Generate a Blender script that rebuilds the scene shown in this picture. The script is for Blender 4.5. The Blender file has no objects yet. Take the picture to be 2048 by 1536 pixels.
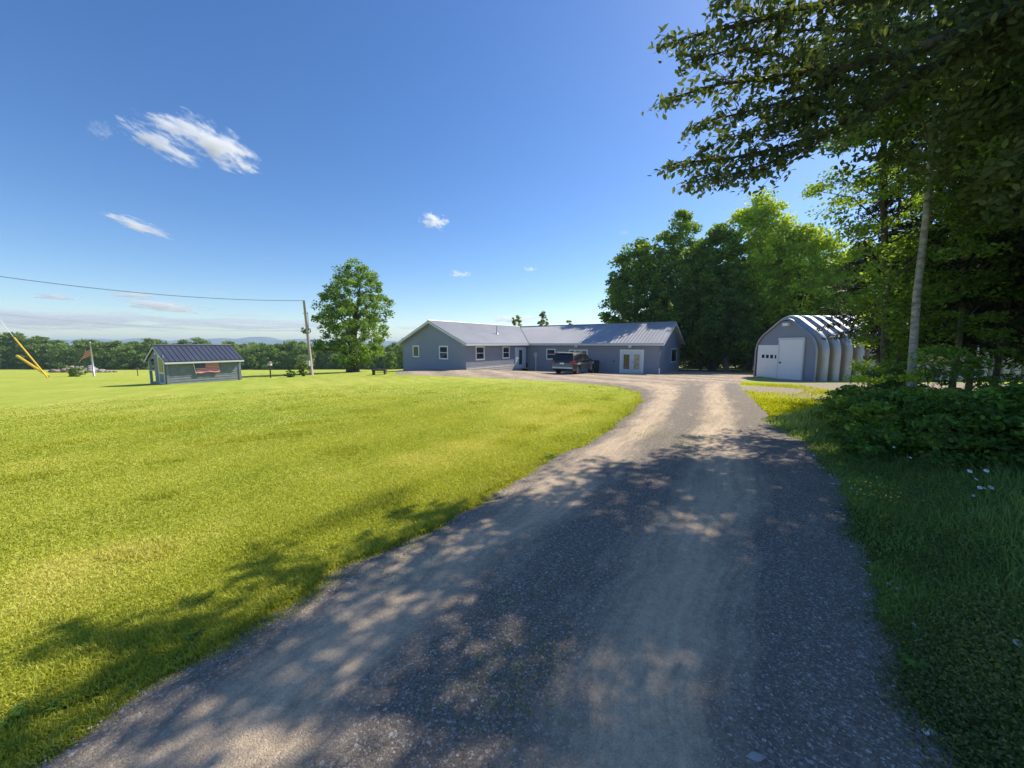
import bpy, math, random
import numpy as np
from mathutils import Vector, Matrix

random.seed(7)
rng = np.random.default_rng(11)
R = math.radians
scene = bpy.context.scene
COL = scene.collection

# ------------------------------------------------------------------ camera, sky, sun, exposure
F_PX, CX, CY = 740.0, 1024.0, 768.0
PITCH = math.atan(80 / F_PX)
CAMZ = 1.6
cam_data = bpy.data.cameras.new("camera")
cam_data.sensor_width = 36.0
cam_data.lens = F_PX / 2048 * 36.0
cam_data.clip_start = 0.05
cam_data.clip_end = 30000
cam = bpy.data.objects.new("camera", cam_data)
cam.location = (0, 0, CAMZ)
cam.rotation_euler = (math.pi / 2 - PITCH, 0, 0)
COL.objects.link(cam)
scene.camera = cam

SUN_AZ, SUN_EL = 52.5, 44.3        # azimuth clockwise from +Y
world = bpy.data.worlds.new("World")
scene.world = world
world.use_nodes = True
wn, wl = world.node_tree.nodes, world.node_tree.links
wn.clear()
sky = wn.new("ShaderNodeTexSky")
sky.sky_type = 'NISHITA'
sky.sun_disc = False
sky.sun_elevation = R(SUN_EL)
sky.sun_rotation = R(SUN_AZ)
sky.altitude = 200
sky.air_density = 1.0
sky.dust_density = 0.35
sky.ozone_density = 3.5
bg = wn.new("ShaderNodeBackground")
bg.inputs[1].default_value = 0.097
wo = wn.new("ShaderNodeOutputWorld")
hs = wn.new("ShaderNodeHueSaturation")
hs.inputs["Saturation"].default_value = 1.22
hs.inputs["Hue"].default_value = 0.507
wl.new(sky.outputs[0], hs.inputs["Color"])
wl.new(hs.outputs[0], bg.inputs[0])
wl.new(bg.outputs[0], wo.inputs[0])

sun_data = bpy.data.lights.new("sun", 'SUN')
sun_data.energy = 3.6
sun_data.angle = R(0.53)
sun_data.color = (1.0, 0.93, 0.80)
sun = bpy.data.objects.new("sun", sun_data)
sdir = Vector((math.sin(R(SUN_AZ)) * math.cos(R(SUN_EL)), math.cos(R(SUN_AZ)) * math.cos(R(SUN_EL)), math.sin(R(SUN_EL))))
sun.rotation_euler = (-sdir).to_track_quat('-Z', 'Y').to_euler()
sun.location = sdir * 60
COL.objects.link(sun)

scene.view_settings.view_transform = 'Standard'
scene.view_settings.look = 'None'
scene.view_settings.exposure = 0.75
scene.view_settings.gamma = 1.0
scene.cycles.max_bounces = 6
scene.cycles.volume_bounces = 5
scene.cycles.transparent_max_bounces = 8
scene.cycles.caustics_reflective = False
scene.cycles.caustics_refractive = False
scene.cycles.use_denoising = True

# ------------------------------------------------------------------ terrain and pixel helpers
def ground_z(x, y):
    x = np.asarray(x, float); y = np.asarray(y, float)
    sp = lambda t, k: np.where(t / k > 30, t, k * np.log1p(np.exp(np.clip(t / k, -40, 30))))   # smooth max(0,t)
    z = -0.035 * (sp(y - 4, 1.5) - sp(y - 170, 10))
    z -= 0.03 * (sp(-x - 10, 2.0) - sp(-x - 40, 4.0))
    z -= 0.030 * (sp(y - 52, 5.0) - sp(y - 170, 10))
    z += 0.42 * np.exp(-(((x + 6) / 8.0) ** 2 + ((y - 31) / 5.5) ** 2))
    z += 0.12 * np.exp(-((x - 9) / 4.0) ** 2 - ((y - 4) / 5.0) ** 2)
    return z
def gz(x, y): return float(ground_z(x, y))
cp, sp_ = math.cos(PITCH), math.sin(PITCH)
def ray(px, py):
    a = (px - CX) / F_PX; b = (CY - py) / F_PX
    return Vector((a, cp + b * sp_, -sp_ + b * cp))
def at(px, py, D):                      # point on the pixel's ray at world y = D
    r = ray(px, py); return Vector((0, 0, CAMZ)) + r * (D / r.y)
def on_ground(px, py):
    r = ray(px, py); lo, hi = 0.3, 4000.0; t = 0.3
    while t < hi:
        p = Vector((0, 0, CAMZ)) + r * t
        if p.z < gz(p.x, p.y): break
        lo = t; t *= 1.02
    hi = t
    for _ in range(40):
        m = (lo + hi) / 2; p = Vector((0, 0, CAMZ)) + r * m
        if p.z < gz(p.x, p.y): hi = m
        else: lo = m
    p = Vector((0, 0, CAMZ)) + r * lo
    return p

# ------------------------------------------------------------------ materials
def nodes_of(name):
    m = bpy.data.materials.new(name); m.use_nodes = True
    n, l = m.node_tree.nodes, m.node_tree.links
    return m, n, l, n["Principled BSDF"]
def noise(n, l, scale, detail=4, rough=0.6, coord='Object', stretch=None):
    tc = n.new("ShaderNodeTexCoord"); nz = n.new("ShaderNodeTexNoise")
    nz.inputs["Scale"].default_value = scale; nz.inputs["Detail"].default_value = detail; nz.inputs["Roughness"].default_value = rough
    if stretch:
        mp = n.new("ShaderNodeMapping"); mp.inputs["Scale"].default_value = stretch
        l.new(tc.outputs[coord], mp.inputs[0]); l.new(mp.outputs[0], nz.inputs["Vector"])
    else: l.new(tc.outputs[coord], nz.inputs["Vector"])
    return nz
def ramp(n, l, src, stops):
    r = n.new("ShaderNodeValToRGB"); e = r.color_ramp.elements
    while len(e) < len(stops): e.new(0.5)
    for i, (p, c) in enumerate(stops):
        e[i].position = p; e[i].color = (*c, 1) if len(c) == 3 else c
    l.new(src, r.inputs[0]); return r
def mixc(n, l, fac, a, b, mode='MIX'):
    m = n.new("ShaderNodeMix"); m.data_type = 'RGBA'; m.blend_type = mode
    for s, v in ((0, fac), (6, a), (7, b)):
        if hasattr(v, "links"): l.new(v, m.inputs[s])
        elif isinstance(v, tuple): m.inputs[s].default_value = (*v, 1)
        else: m.inputs[s].default_value = v
    return m.outputs[2]
def bump(n, l, bs, src, strength, dist):
    b = n.new("ShaderNodeBump"); b.inputs["Strength"].default_value = strength; b.inputs["Distance"].default_value = dist
    l.new(src, b.inputs["Height"]); l.new(b.outputs[0], bs.inputs["Normal"]); return b
def simple(name, col, rough=0.6, var=0.15, scale=3.0, bmp=0.0, metal=0.0, bscale=None, spec=0.5):
    m, n, l, b = nodes_of(name)
    nz = noise(n, l, scale)
    lo = tuple(c * (1 - var) for c in col); hi = tuple(min(1, c * (1 + var)) for c in col)
    r = ramp(n, l, nz.outputs[0], [(0.3, lo), (0.7, hi)])
    l.new(r.outputs[0], b.inputs["Base Color"])
    b.inputs["Roughness"].default_value = rough; b.inputs["Metallic"].default_value = metal
    b.inputs["Specular IOR Level"].default_value = spec
    if bmp:
        n2 = noise(n, l, bscale or scale * 6); bump(n, l, b, n2.outputs[0], bmp, 0.02)
    return m
def attr(n, name):
    a = n.new("ShaderNodeAttribute"); a.attribute_name = name; return a
def leaf_mat(name, dark, mid, light, trans=0.45, tcol=None, rough=0.55):
    m, n, l, b = nodes_of(name)
    a = attr(n, "rnd")
    r = ramp(n, l, a.outputs["Fac"], [(0.0, dark), (0.55, mid), (1.0, light)])
    l.new(r.outputs[0], b.inputs["Base Color"])
    b.inputs["Roughness"].default_value = rough; b.inputs["Specular IOR Level"].default_value = 0.2
    t = n.new("ShaderNodeBsdfTranslucent")
    tc = mixc(n, l, 1.0, r.outputs[0], tcol or (2.3, 2.0, 0.7), 'MULTIPLY')
    l.new(tc, t.inputs[0])
    mx = n.new("ShaderNodeMixShader"); mx.inputs[0].default_value = trans
    l.new(b.outputs[0], mx.inputs[1]); l.new(t.outputs[0], mx.inputs[2])
    l.new(mx.outputs[0], n["Material Output"].inputs[0])
    return m
M = {}
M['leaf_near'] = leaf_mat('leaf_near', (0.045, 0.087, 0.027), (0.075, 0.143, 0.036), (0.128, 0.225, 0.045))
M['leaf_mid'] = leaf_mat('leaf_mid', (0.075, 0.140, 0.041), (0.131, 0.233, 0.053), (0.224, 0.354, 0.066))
M['leaf_sunlit_yellow'] = leaf_mat('leaf_sunlit_yellow', (0.180, 0.274, 0.047), (0.295, 0.421, 0.055), (0.463, 0.589, 0.074))  # sunlit look of the bright crowns put into the leaf colour
M['leaf_far'] = leaf_mat('leaf_far', (0.100, 0.170, 0.056), (0.170, 0.260, 0.080), (0.280, 0.380, 0.110), trans=0.3)
M['bough_leaf'] = leaf_mat('bough_leaf', (0.060, 0.090, 0.048), (0.098, 0.138, 0.066), (0.168, 0.216, 0.096), trans=0.35, tcol=(2.0, 1.8, .6), rough=.62)
M['cover_leaf'] = leaf_mat('cover_leaf', (0.050, 0.075, 0.028), (0.11, 0.145, 0.05), (0.24, 0.27, 0.10))
M['leaf_pale_lit'] = leaf_mat('leaf_pale_lit', (0.17, 0.21, 0.10), (0.26, 0.31, 0.14), (0.36, 0.40, 0.20), trans=0.7, tcol=(1.4, 1.3, .8))  # backlit tree tops made lit and hazy by a paler leaf colour
M['needle'] = leaf_mat('needle', (0.022, 0.030, 0.015), (0.030, 0.045, 0.018), (0.05, 0.065, 0.03), trans=0.15)
M['bush_leaf'] = leaf_mat('bush_leaf', (0.071, 0.140, 0.043), (0.129, 0.246, 0.059), (0.258, 0.422, 0.083))
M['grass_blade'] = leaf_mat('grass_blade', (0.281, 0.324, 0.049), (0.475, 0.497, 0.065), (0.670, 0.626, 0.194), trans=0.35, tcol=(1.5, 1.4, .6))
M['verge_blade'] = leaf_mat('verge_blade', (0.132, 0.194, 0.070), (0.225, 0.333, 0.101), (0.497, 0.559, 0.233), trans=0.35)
M['bright_blade'] = leaf_mat('bright_blade', (0.30, 0.33, 0.02), (0.48, 0.50, 0.025), (0.60, 0.56, 0.05), trans=0.4, tcol=(1.5, 1.4, .6))
def bark(name, c1, c2, scale=8, stretch=(1, 1, 0.25)):
    m, n, l, b = nodes_of(name)
    nz = noise(n, l, scale, 6, 0.7, stretch=stretch)
    r = ramp(n, l, nz.outputs[0], [(0.35, c1), (0.65, c2)])
    l.new(r.outputs[0], b.inputs["Base Color"]); b.inputs["Roughness"].default_value = 0.9
    bump(n, l, b, nz.outputs[0], 0.6, 0.03); return m
M['bark'] = bark('bark', (0.045, 0.036, 0.028), (0.12, 0.10, 0.08))
M['pale_bark'] = bark('pale_bark', (0.16, 0.145, 0.125), (0.50, 0.47, 0.42), 7, (1, 1, 1.6))
M['grey_bark'] = bark('grey_bark', (0.09, 0.075, 0.06), (0.22, 0.19, 0.15))
M['pole_wood'] = bark('pole_wood', (0.32, 0.26, 0.22), (0.50, 0.43, 0.38), 5, (1, 1, 0.06))
M['siding'] = simple('siding', (0.245, 0.27, 0.335), 0.55, 0.06, 0.7)
M['skirt'] = simple('skirt', (0.42, 0.41, 0.40), 0.7, 0.1, 2)
M['trim'] = simple('trim', (0.62, 0.66, 0.70), 0.5, 0.04, 2)
M['white'] = simple('white', (0.80, 0.81, 0.82), 0.45, 0.03, 2)
M['door_white'] = simple('door_white', (0.66, 0.70, 0.76), 0.4, 0.04, 1.5)
M['soffit'] = simple('soffit', (0.55, 0.56, 0.55), 0.6, 0.04, 2)
M['metal_roof'] = simple('metal_roof', (0.34, 0.34, 0.355), 0.5, 0.10, 0.5, metal=0.25)
M['shed_roof'] = simple('shed_roof', (0.075, 0.085, 0.12), 0.42, 0.12, 0.8, metal=0.2)
M['shed_siding'] = simple('shed_siding', (0.20, 0.225, 0.26), 0.6, 0.15, 3)
M['shed_door'] = simple('shed_door', (0.42, 0.50, 0.55), 0.5, 0.05, 2)
M['concrete'] = simple('concrete', (0.40, 0.38, 0.35), 0.85, 0.2, 6, 0.3)
M['black'] = simple('black', (0.02, 0.02, 0.022), 0.5, 0.2, 3)
M['dark_steel'] = simple('dark_steel', (0.09, 0.09, 0.10), 0.4, 0.2, 3, metal=0.6)
M['chrome'] = simple('chrome', (0.65, 0.65, 0.66), 0.18, 0.05, 3, metal=1.0)
M['yellow'] = simple('yellow', (0.80, 0.50, 0.03), 0.45, 0.1, 2)
M['grey_metal'] = simple('grey_metal', (0.45, 0.46, 0.48), 0.4, 0.1, 3, metal=0.5)
M['wire'] = simple('wire', (0.16, 0.19, 0.24), 0.6, 0.1, 3)
M['rubber'] = simple('rubber', (0.018, 0.018, 0.02), 0.85, 0.2, 8)
M['red_flag'] = simple('red_flag', (0.52, 0.075, 0.085), 0.8, 0.1, 4)
M['white_flag'] = simple('white_flag', (0.62, 0.42, 0.44), 0.8, 0.08, 4)
M['blue_flag'] = simple('blue_flag', (0.045, 0.055, 0.17), 0.8, 0.1, 4)
M['petal'] = simple('petal', (0.82, 0.83, 0.86), 0.6, 0.04, 30)
M['yolk'] = simple('yolk', (0.70, 0.48, 0.03), 0.7, 0.15, 60)
M['rock'] = simple('rock', (0.34, 0.27, 0.245), 0.85, 0.35, 0.8, 0.5)
M['curtain'] = simple('curtain', (0.48, 0.43, 0.28), 0.8, 0.3, 4)
M['stain_wood'] = simple('stain_wood', (0.07, 0.05, 0.04), 0.7, 0.3, 3)
def glass(name, c=(0.02, 0.03, 0.04), rough=0.04):
    m, n, l, b = nodes_of(name)
    nz = noise(n, l, 1.5); r = ramp(n, l, nz.outputs[0], [(0.3, tuple(k * .6 for k in c)), (0.7, tuple(k * 1.6 for k in c))])
    l.new(r.outputs[0], b.inputs["Base Color"]); b.inputs["Roughness"].default_value = rough
    b.inputs["Specular IOR Level"].default_value = 0.8
    return m
M['glass'] = glass('glass')
M['car_glass'] = glass('car_glass', (0.012, 0.013, 0.016))
def car_paint():
    m, n, l, b = nodes_of('car_paint')
    nz = noise(n, l, 2.0); r = ramp(n, l, nz.outputs[0], [(0.3, (0.034, 0.033, 0.038)), (0.7, (0.046, 0.044, 0.050))])
    l.new(r.outputs[0], b.inputs["Base Color"]); b.inputs["Metallic"].default_value = 0.5; b.inputs["Roughness"].default_value = 0.32
    b.inputs["Coat Weight"].default_value = 0.8; b.inputs["Coat Roughness"].default_value = 0.06
    return m
M['car_paint'] = car_paint()
M['tail_red'] = simple('tail_red', (0.22, 0.02, 0.025), 0.2, 0.1, 5)
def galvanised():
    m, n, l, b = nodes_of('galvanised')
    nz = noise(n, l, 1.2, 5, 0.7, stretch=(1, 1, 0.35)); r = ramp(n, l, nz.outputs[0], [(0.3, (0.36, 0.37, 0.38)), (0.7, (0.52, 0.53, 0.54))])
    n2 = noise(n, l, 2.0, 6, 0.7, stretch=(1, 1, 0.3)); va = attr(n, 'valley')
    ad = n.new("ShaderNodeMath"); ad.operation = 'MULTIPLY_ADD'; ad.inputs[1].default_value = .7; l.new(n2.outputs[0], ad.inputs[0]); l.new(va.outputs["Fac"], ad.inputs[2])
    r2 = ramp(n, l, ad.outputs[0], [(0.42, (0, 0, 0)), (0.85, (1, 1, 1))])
    c = mixc(n, l, r2.outputs[0], r.outputs[0], (0.25, 0.22, 0.155))   # browner, streaky tint in the valleys between the ribs
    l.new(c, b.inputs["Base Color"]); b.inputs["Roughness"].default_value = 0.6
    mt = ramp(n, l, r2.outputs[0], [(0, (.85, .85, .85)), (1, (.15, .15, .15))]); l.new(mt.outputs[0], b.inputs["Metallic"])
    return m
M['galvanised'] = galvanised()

# ------------------------------------------------------------------ object helpers
WL = {}
def link(o, parent=None, loc=(0, 0, 0)):
    COL.objects.link(o)
    if parent: o.parent = parent; WL[o.name] = WL[parent.name]
    else: o.location = loc; WL[o.name] = Vector(loc)
    return o
def tag(o, label=None, cat=None, group=None, kind=None):
    if label: o['label'] = label
    if cat: o['category'] = cat
    if group: o['group'] = group
    if kind: o['kind'] = kind
    return o
def thing(name, label, cat, loc, group=None):
    o = bpy.data.objects.new(name, None); o.empty_display_size = 0.2
    link(o, None, loc); return tag(o, label, cat, group)
def mesh_np(name, V, F, mat, parent=None, loc=(0, 0, 0), smooth=False, rnd=None, mats=None, midx=None):
    """V (n,3) world coordinates; F (m,k) int array, all faces with k corners."""
    V = np.asarray(V, np.float32); F = np.asarray(F, np.int32)
    base = WL[parent.name] if parent else Vector(loc)
    me = bpy.data.meshes.new(name)
    k = F.shape[1]
    me.vertices.add(len(V)); me.loops.add(F.size); me.polygons.add(len(F))
    me.vertices.foreach_set("co", (V - np.array(base, np.float32)).ravel())
    me.loops.foreach_set("vertex_index", F.ravel())
    me.polygons.foreach_set("loop_start", np.arange(0, F.size, k, dtype=np.int32))
    if smooth: me.polygons.foreach_set("use_smooth", np.ones(len(F), bool))
    if midx is not None: me.polygons.foreach_set("material_index", np.asarray(midx, np.int32))
    me.update(calc_edges=True)
    if rnd is not None:
        for an, av in (rnd.items() if isinstance(rnd, dict) else {'rnd': rnd}.items()):
            a = me.attributes.new(an, 'FLOAT', 'POINT'); a.data.foreach_set("value", np.asarray(av, np.float32))
    for mm in (mats or [mat]): me.materials.append(mm)
    o = bpy.data.objects.new(name, me)
    return link(o, parent, loc)
class MB:
    def __init__(s): s.v = []; s.f = []; s.m = []
    def face(s, pts, mi=0):
        b = len(s.v); s.v += [tuple(p) for p in pts]; s.f.append(tuple(range(b, b + len(pts)))); s.m.append(mi)
    def hexa(s, p, mi=0):          # 8 corners: bottom 0-3, top 4-7
        b = len(s.v); s.v += [tuple(q) for q in p]
        for f in ((0, 3, 2, 1), (4, 5, 6, 7), (0, 1, 5, 4), (1, 2, 6, 5), (2, 3, 7, 6), (3, 0, 4, 7)):
            s.f.append(tuple(b + i for i in f)); s.m.append(mi)
    def box(s, fr, s0, s1, z0, z1, d0, d1, mi=0):
        s.hexa([fr.p(s0, z0, d1), fr.p(s1, z0, d1), fr.p(s1, z0, d0), fr.p(s0, z0, d0),
                fr.p(s0, z1, d1), fr.p(s1, z1, d1), fr.p(s1, z1, d0), fr.p(s0, z1, d0)], mi)
    def tube(s, pts, rad, n=8, cap=True, mi=0):
        pts = [Vector(p) for p in pts]; b = len(s.v)
        if not hasattr(rad, '__len__'): rad = [rad] * len(pts)
        up = Vector((0, 0, 1))
        for i, p in enumerate(pts):
            t = (pts[min(i + 1, len(pts) - 1)] - pts[max(i - 1, 0)]).normalized()
            a = t.cross(up if abs(t.z) < 0.9 else Vector((1, 0, 0))).normalized(); c = t.cross(a)
            for k in range(n):
                th = 2 * math.pi * k / n; s.v.append(tuple(p + (a * math.cos(th) + c * math.sin(th)) * rad[i]))
        for i in range(len(pts) - 1):
            for k in range(n):
                k2 = (k + 1) % n; q = b + i * n
                s.f.append((q + k, q + k2, q + n + k2, q + n + k)); s.m.append(mi)
        if cap:
            s.f.append(tuple(b + k for k in range(n))); s.m.append(mi)
            s.f.append(tuple(b + (len(pts) - 1) * n + k for k in reversed(range(n)))); s.m.append(mi)
    def build(s, name, mat, parent=None, loc=(0, 0, 0), smooth=False, bevel=0):
        base = WL[parent.name] if parent else Vector(loc)
        me = bpy.data.meshes.new(name)
        me.from_pydata([tuple(Vector(v) - base) for v in s.v], [], s.f)
        for mm in (mat if isinstance(mat, list) else [mat]): me.materials.append(mm)
        if any(s.m):
            for p, mi in zip(me.polygons, s.m): p.material_index = mi
        if smooth:
            for p in me.polygons: p.use_smooth = True
        me.update()
        o = bpy.data.objects.new(name, me); link(o, parent, loc)
        if bevel:
            bv = o.modifiers.new("bevel", 'BEVEL'); bv.width = bevel; bv.segments = 2; bv.limit_method = 'ANGLE'
        return o
class Fr:
    """A wall frame: origin, direction along the wall, outward normal."""
    def __init__(s, o, a, n): s.o = Vector(o); s.a = Vector(a).normalized(); s.n = Vector(n).normalized()
    def p(s, t, z, d=0.0): return s.o + s.a * t + s.n * d + Vector((0, 0, z))
    def hit(s, px, py):            # (along, z) where the pixel's ray meets the wall
        r = ray(px, py); c = Vector((0, 0, CAMZ)); t = (s.o - c).dot(s.n) / r.dot(s.n); q = c + r * t - s.o
        return q.dot(s.a), q.z
def unit(v): return v / (np.linalg.norm(v, axis=1, keepdims=True) + 1e-9)

# ------------------------------------------------------------------ ground sheet and driveway
def mono(n, near, far, p):
    t = np.linspace(0, 1, n); return near * t * n / 3 + (far - near * n / 3) * t ** p
pos = mono(190, 0.9, 5200, 6)
xs = np.concatenate([-pos[::-1][:-1], pos])
ys = np.concatenate([-mono(60, 1.0, 300, 4)[::-1][:-1], mono(210, 0.9, 5200, 6)])
gx, gy = np.meshgrid(xs, ys, indexing='ij')
gzv = ground_z(gx, gy)
nx, ny = gx.shape
idx = np.arange(nx * ny).reshape(nx, ny)
GF = np.stack([idx[:-1, :-1], idx[1:, :-1], idx[1:, 1:], idx[:-1, 1:]], -1).reshape(-1, 4)
GV = np.stack([gx, gy, gzv], -1).reshape(-1, 3)

LEFT_PX = [(-700, 2100), (-120, 1640), (36, 1540), (325, 1352), (480, 1262), (700, 1135), (880, 1052), (985, 985), (1120, 912), (1205, 870), (1262, 822), (1284, 797),
           (1262, 781), (1190, 769), (1080, 761), (980, 756), (900, 753), (845, 751), (790, 749)]
RIGHT_PX = [(2600, 2100), (2000, 1640), (1905, 1536), (1815, 1330), (1755, 1170), (1700, 1020), (1655, 935), (1600, 880), (1548, 852), (1532, 825), (1502, 795), (1480, 770),
            (1500, 757), (1518, 750), (1440, 744), (1385, 742), (1300, 741), (1060, 737), (840, 737)]
def resample(pts, per=14):
    P = [on_ground(*p) for p in pts]; out = []
    for i in range(len(P) - 1):
        p0, p1, p2, p3 = P[max(i - 1, 0)], P[i], P[i + 1], P[min(i + 2, len(P) - 1)]
        for k in range(per):
            t = k / per
            q = 0.5 * ((2 * p1) + (p2 - p0) * t + (2 * p0 - 5 * p1 + 4 * p2 - p3) * t * t + (3 * p1 - p0 - 3 * p2 + p3) * t ** 3)
            out.append((q.x, q.y))
    out.append((P[-1].x, P[-1].y)); return np.array(out)
LE, RE = resample(LEFT_PX), resample(RIGHT_PX)
def wob(n, amp, k):
    a = np.zeros(n)
    for f in k: a += np.sin(np.arange(n) * f + rng.uniform(0, 6)) * amp / len(k)
    return a
ns = len(LE)
def edge_wobble(E, amp, waves):
    s = np.concatenate([[0], np.cumsum(np.hypot(*np.diff(E, axis=0).T))]); a = np.zeros(len(E))
    for w in waves: a += np.sin(s * 2 * np.pi / w + rng.uniform(0, 6)) * amp / len(waves)
    return a
LE[:, 0] += edge_wobble(LE, 0.09, (.55, .9, 1.7, 3.1)); RE[:, 0] += edge_wobble(RE, 0.10, (.6, 1.0, 1.9, 3.3))
TT = np.linspace(0, 1, 61)
dx = LE[:, None, 0] * (1 - TT) + RE[:, None, 0] * TT
dy = LE[:, None, 1] * (1 - TT) + RE[:, None, 1] * TT
def track_mask(t):
    g = lambda c, w: np.exp(-np.abs((t - c) / w) ** 2.6)
    return np.clip(g(0.185, 0.115) + g(0.645, 0.125), 0, 1)
dz = ground_z(dx, dy) + 0.034 - 0.008 * track_mask(TT)[None, :] * (dy < 14) - 0.030 * (np.abs(TT - 0.5) * 2) ** 14
di = np.arange(dx.size).reshape(dx.shape)
DF = np.stack([di[:-1, :-1], di[:-1, 1:], di[1:, 1:], di[1:, :-1]], -1).reshape(-1, 4)
DPOLY = np.concatenate([LE, RE[::-1]])
def in_poly(x, y, poly=DPOLY):
    c = np.zeros(x.shape, bool); xj, yj = poly[-1]
    for xi, yi in poly:
        cond = ((yi > y) != (yj > y)) & (x < (xj - xi) * (y - yi) / ((yj - yi) + 1e-12) + xi)
        c ^= cond; xj, yj = xi, yi
    return c
NEAR_LEFT = np.array([(p[0], p[1]) for p in LE])

# region masks used by the ground material: bare soil by the arch shed, forest floor on the right
def soft(a, w): return 1 / (1 + np.exp(-a / w))
soil = np.exp(-(((gx - 13.3) / 4.2) ** 4 + ((gy - 16.0) / 4.0) ** 4))
soil = np.maximum(soil, np.exp(-(((gx - 21) / 9) ** 4 + ((gy - 17.6) / 4.6) ** 4)))
soil = np.maximum(soil, np.exp(-(((gx - 17.0) / 2.6) ** 4 + ((gy - 23.2) / 2.6) ** 4)))
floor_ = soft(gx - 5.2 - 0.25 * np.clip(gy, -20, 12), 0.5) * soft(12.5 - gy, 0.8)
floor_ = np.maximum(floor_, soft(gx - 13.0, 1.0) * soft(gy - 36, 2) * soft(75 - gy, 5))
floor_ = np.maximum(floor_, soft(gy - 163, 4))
def ground_mat():
    m, n, l, b = nodes_of('ground_grass')
    big = noise(n, l, 0.16, 5, 0.6)
    mid = noise(n, l, 1.6, 6, 0.7, stretch=(1, 0.45, 1))
    fine = noise(n, l, 26, 5, 0.8)
    r1 = ramp(n, l, mid.outputs[0], [(0.28, (0.30, 0.36, 0.05)), (0.5, (0.425, 0.465, 0.07)), (0.72, (0.54, 0.52, 0.14))])
    r2 = ramp(n, l, big.outputs[0], [(0.3, (0.80, 0.92, 0.75)), (0.7, (1.14, 1.06, 1.25))])
    c = mixc(n, l, 1.0, r1.outputs[0], r2.outputs[0], 'MULTIPLY')
    wv = n.new("ShaderNodeTexWave"); wv.inputs["Scale"].default_value = .28; wv.inputs["Distortion"].default_value = 3; wv.inputs["Detail"].default_value = 2; tcw = n.new("ShaderNodeTexCoord"); mpw = n.new("ShaderNodeMapping"); mpw.inputs["Rotation"].default_value = (0, 0, R(-34)); l.new(tcw.outputs["Object"], mpw.inputs[0]); l.new(mpw.outputs[0], wv.inputs["Vector"])
    rw_ = ramp(n, l, wv.outputs["Fac"], [(0.2, (.96, .97, .95)), (0.8, (1.03, 1.02, 1.04))]); c = mixc(n, l, 1.0, c, rw_.outputs[0], 'MULTIPLY')
    r3 = ramp(n, l, fine.outputs[0], [(0.3, (0.55, 0.6, 0.55)), (0.7, (1.4, 1.35, 1.3))])
    c = mixc(n, l, 1.0, c, r3.outputs[0], 'MULTIPLY')
    # soil
    sn = noise(n, l, 1.1, 7, 0.75); sa = attr(n, 'soil')
    mth = n.new("ShaderNodeMath"); mth.operation = 'MULTIPLY_ADD'; mth.inputs[1].default_value = 1.25
    l.new(sa.outputs["Fac"], mth.inputs[0])
    m2 = n.new("ShaderNodeMath"); m2.operation = 'MULTIPLY'; m2.inputs[1].default_value = -1.0; l.new(sn.outputs[0], m2.inputs[0]); l.new(m2.outputs[0], mth.inputs[2])
    sr = ramp(n, l, mth.outputs[0], [(0.25, (0, 0, 0)), (0.62, (1, 1, 1))])
    sc_ = noise(n, l, 9, 6, 0.8)
    scr = ramp(n, l, sc_.outputs[0], [(0.3, (0.24, 0.19, 0.13)), (0.7, (0.50, 0.42, 0.31))])
    c = mixc(n, l, sr.outputs[0], c, scr.outputs[0])
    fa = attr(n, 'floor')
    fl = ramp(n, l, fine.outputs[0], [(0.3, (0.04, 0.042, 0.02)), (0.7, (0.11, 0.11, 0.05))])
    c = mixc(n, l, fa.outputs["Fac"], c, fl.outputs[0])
    l.new(c, b.inputs["Base Color"]); b.inputs["Roughness"].default_value = 0.95; b.inputs["Specular IOR Level"].default_value = 0.1
    bump(n, l, b, fine.outputs[0], 0.5, 0.05)
    return m
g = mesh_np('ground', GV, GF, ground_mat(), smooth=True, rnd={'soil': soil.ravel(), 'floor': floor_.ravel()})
tag(g, kind='structure')

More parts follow.
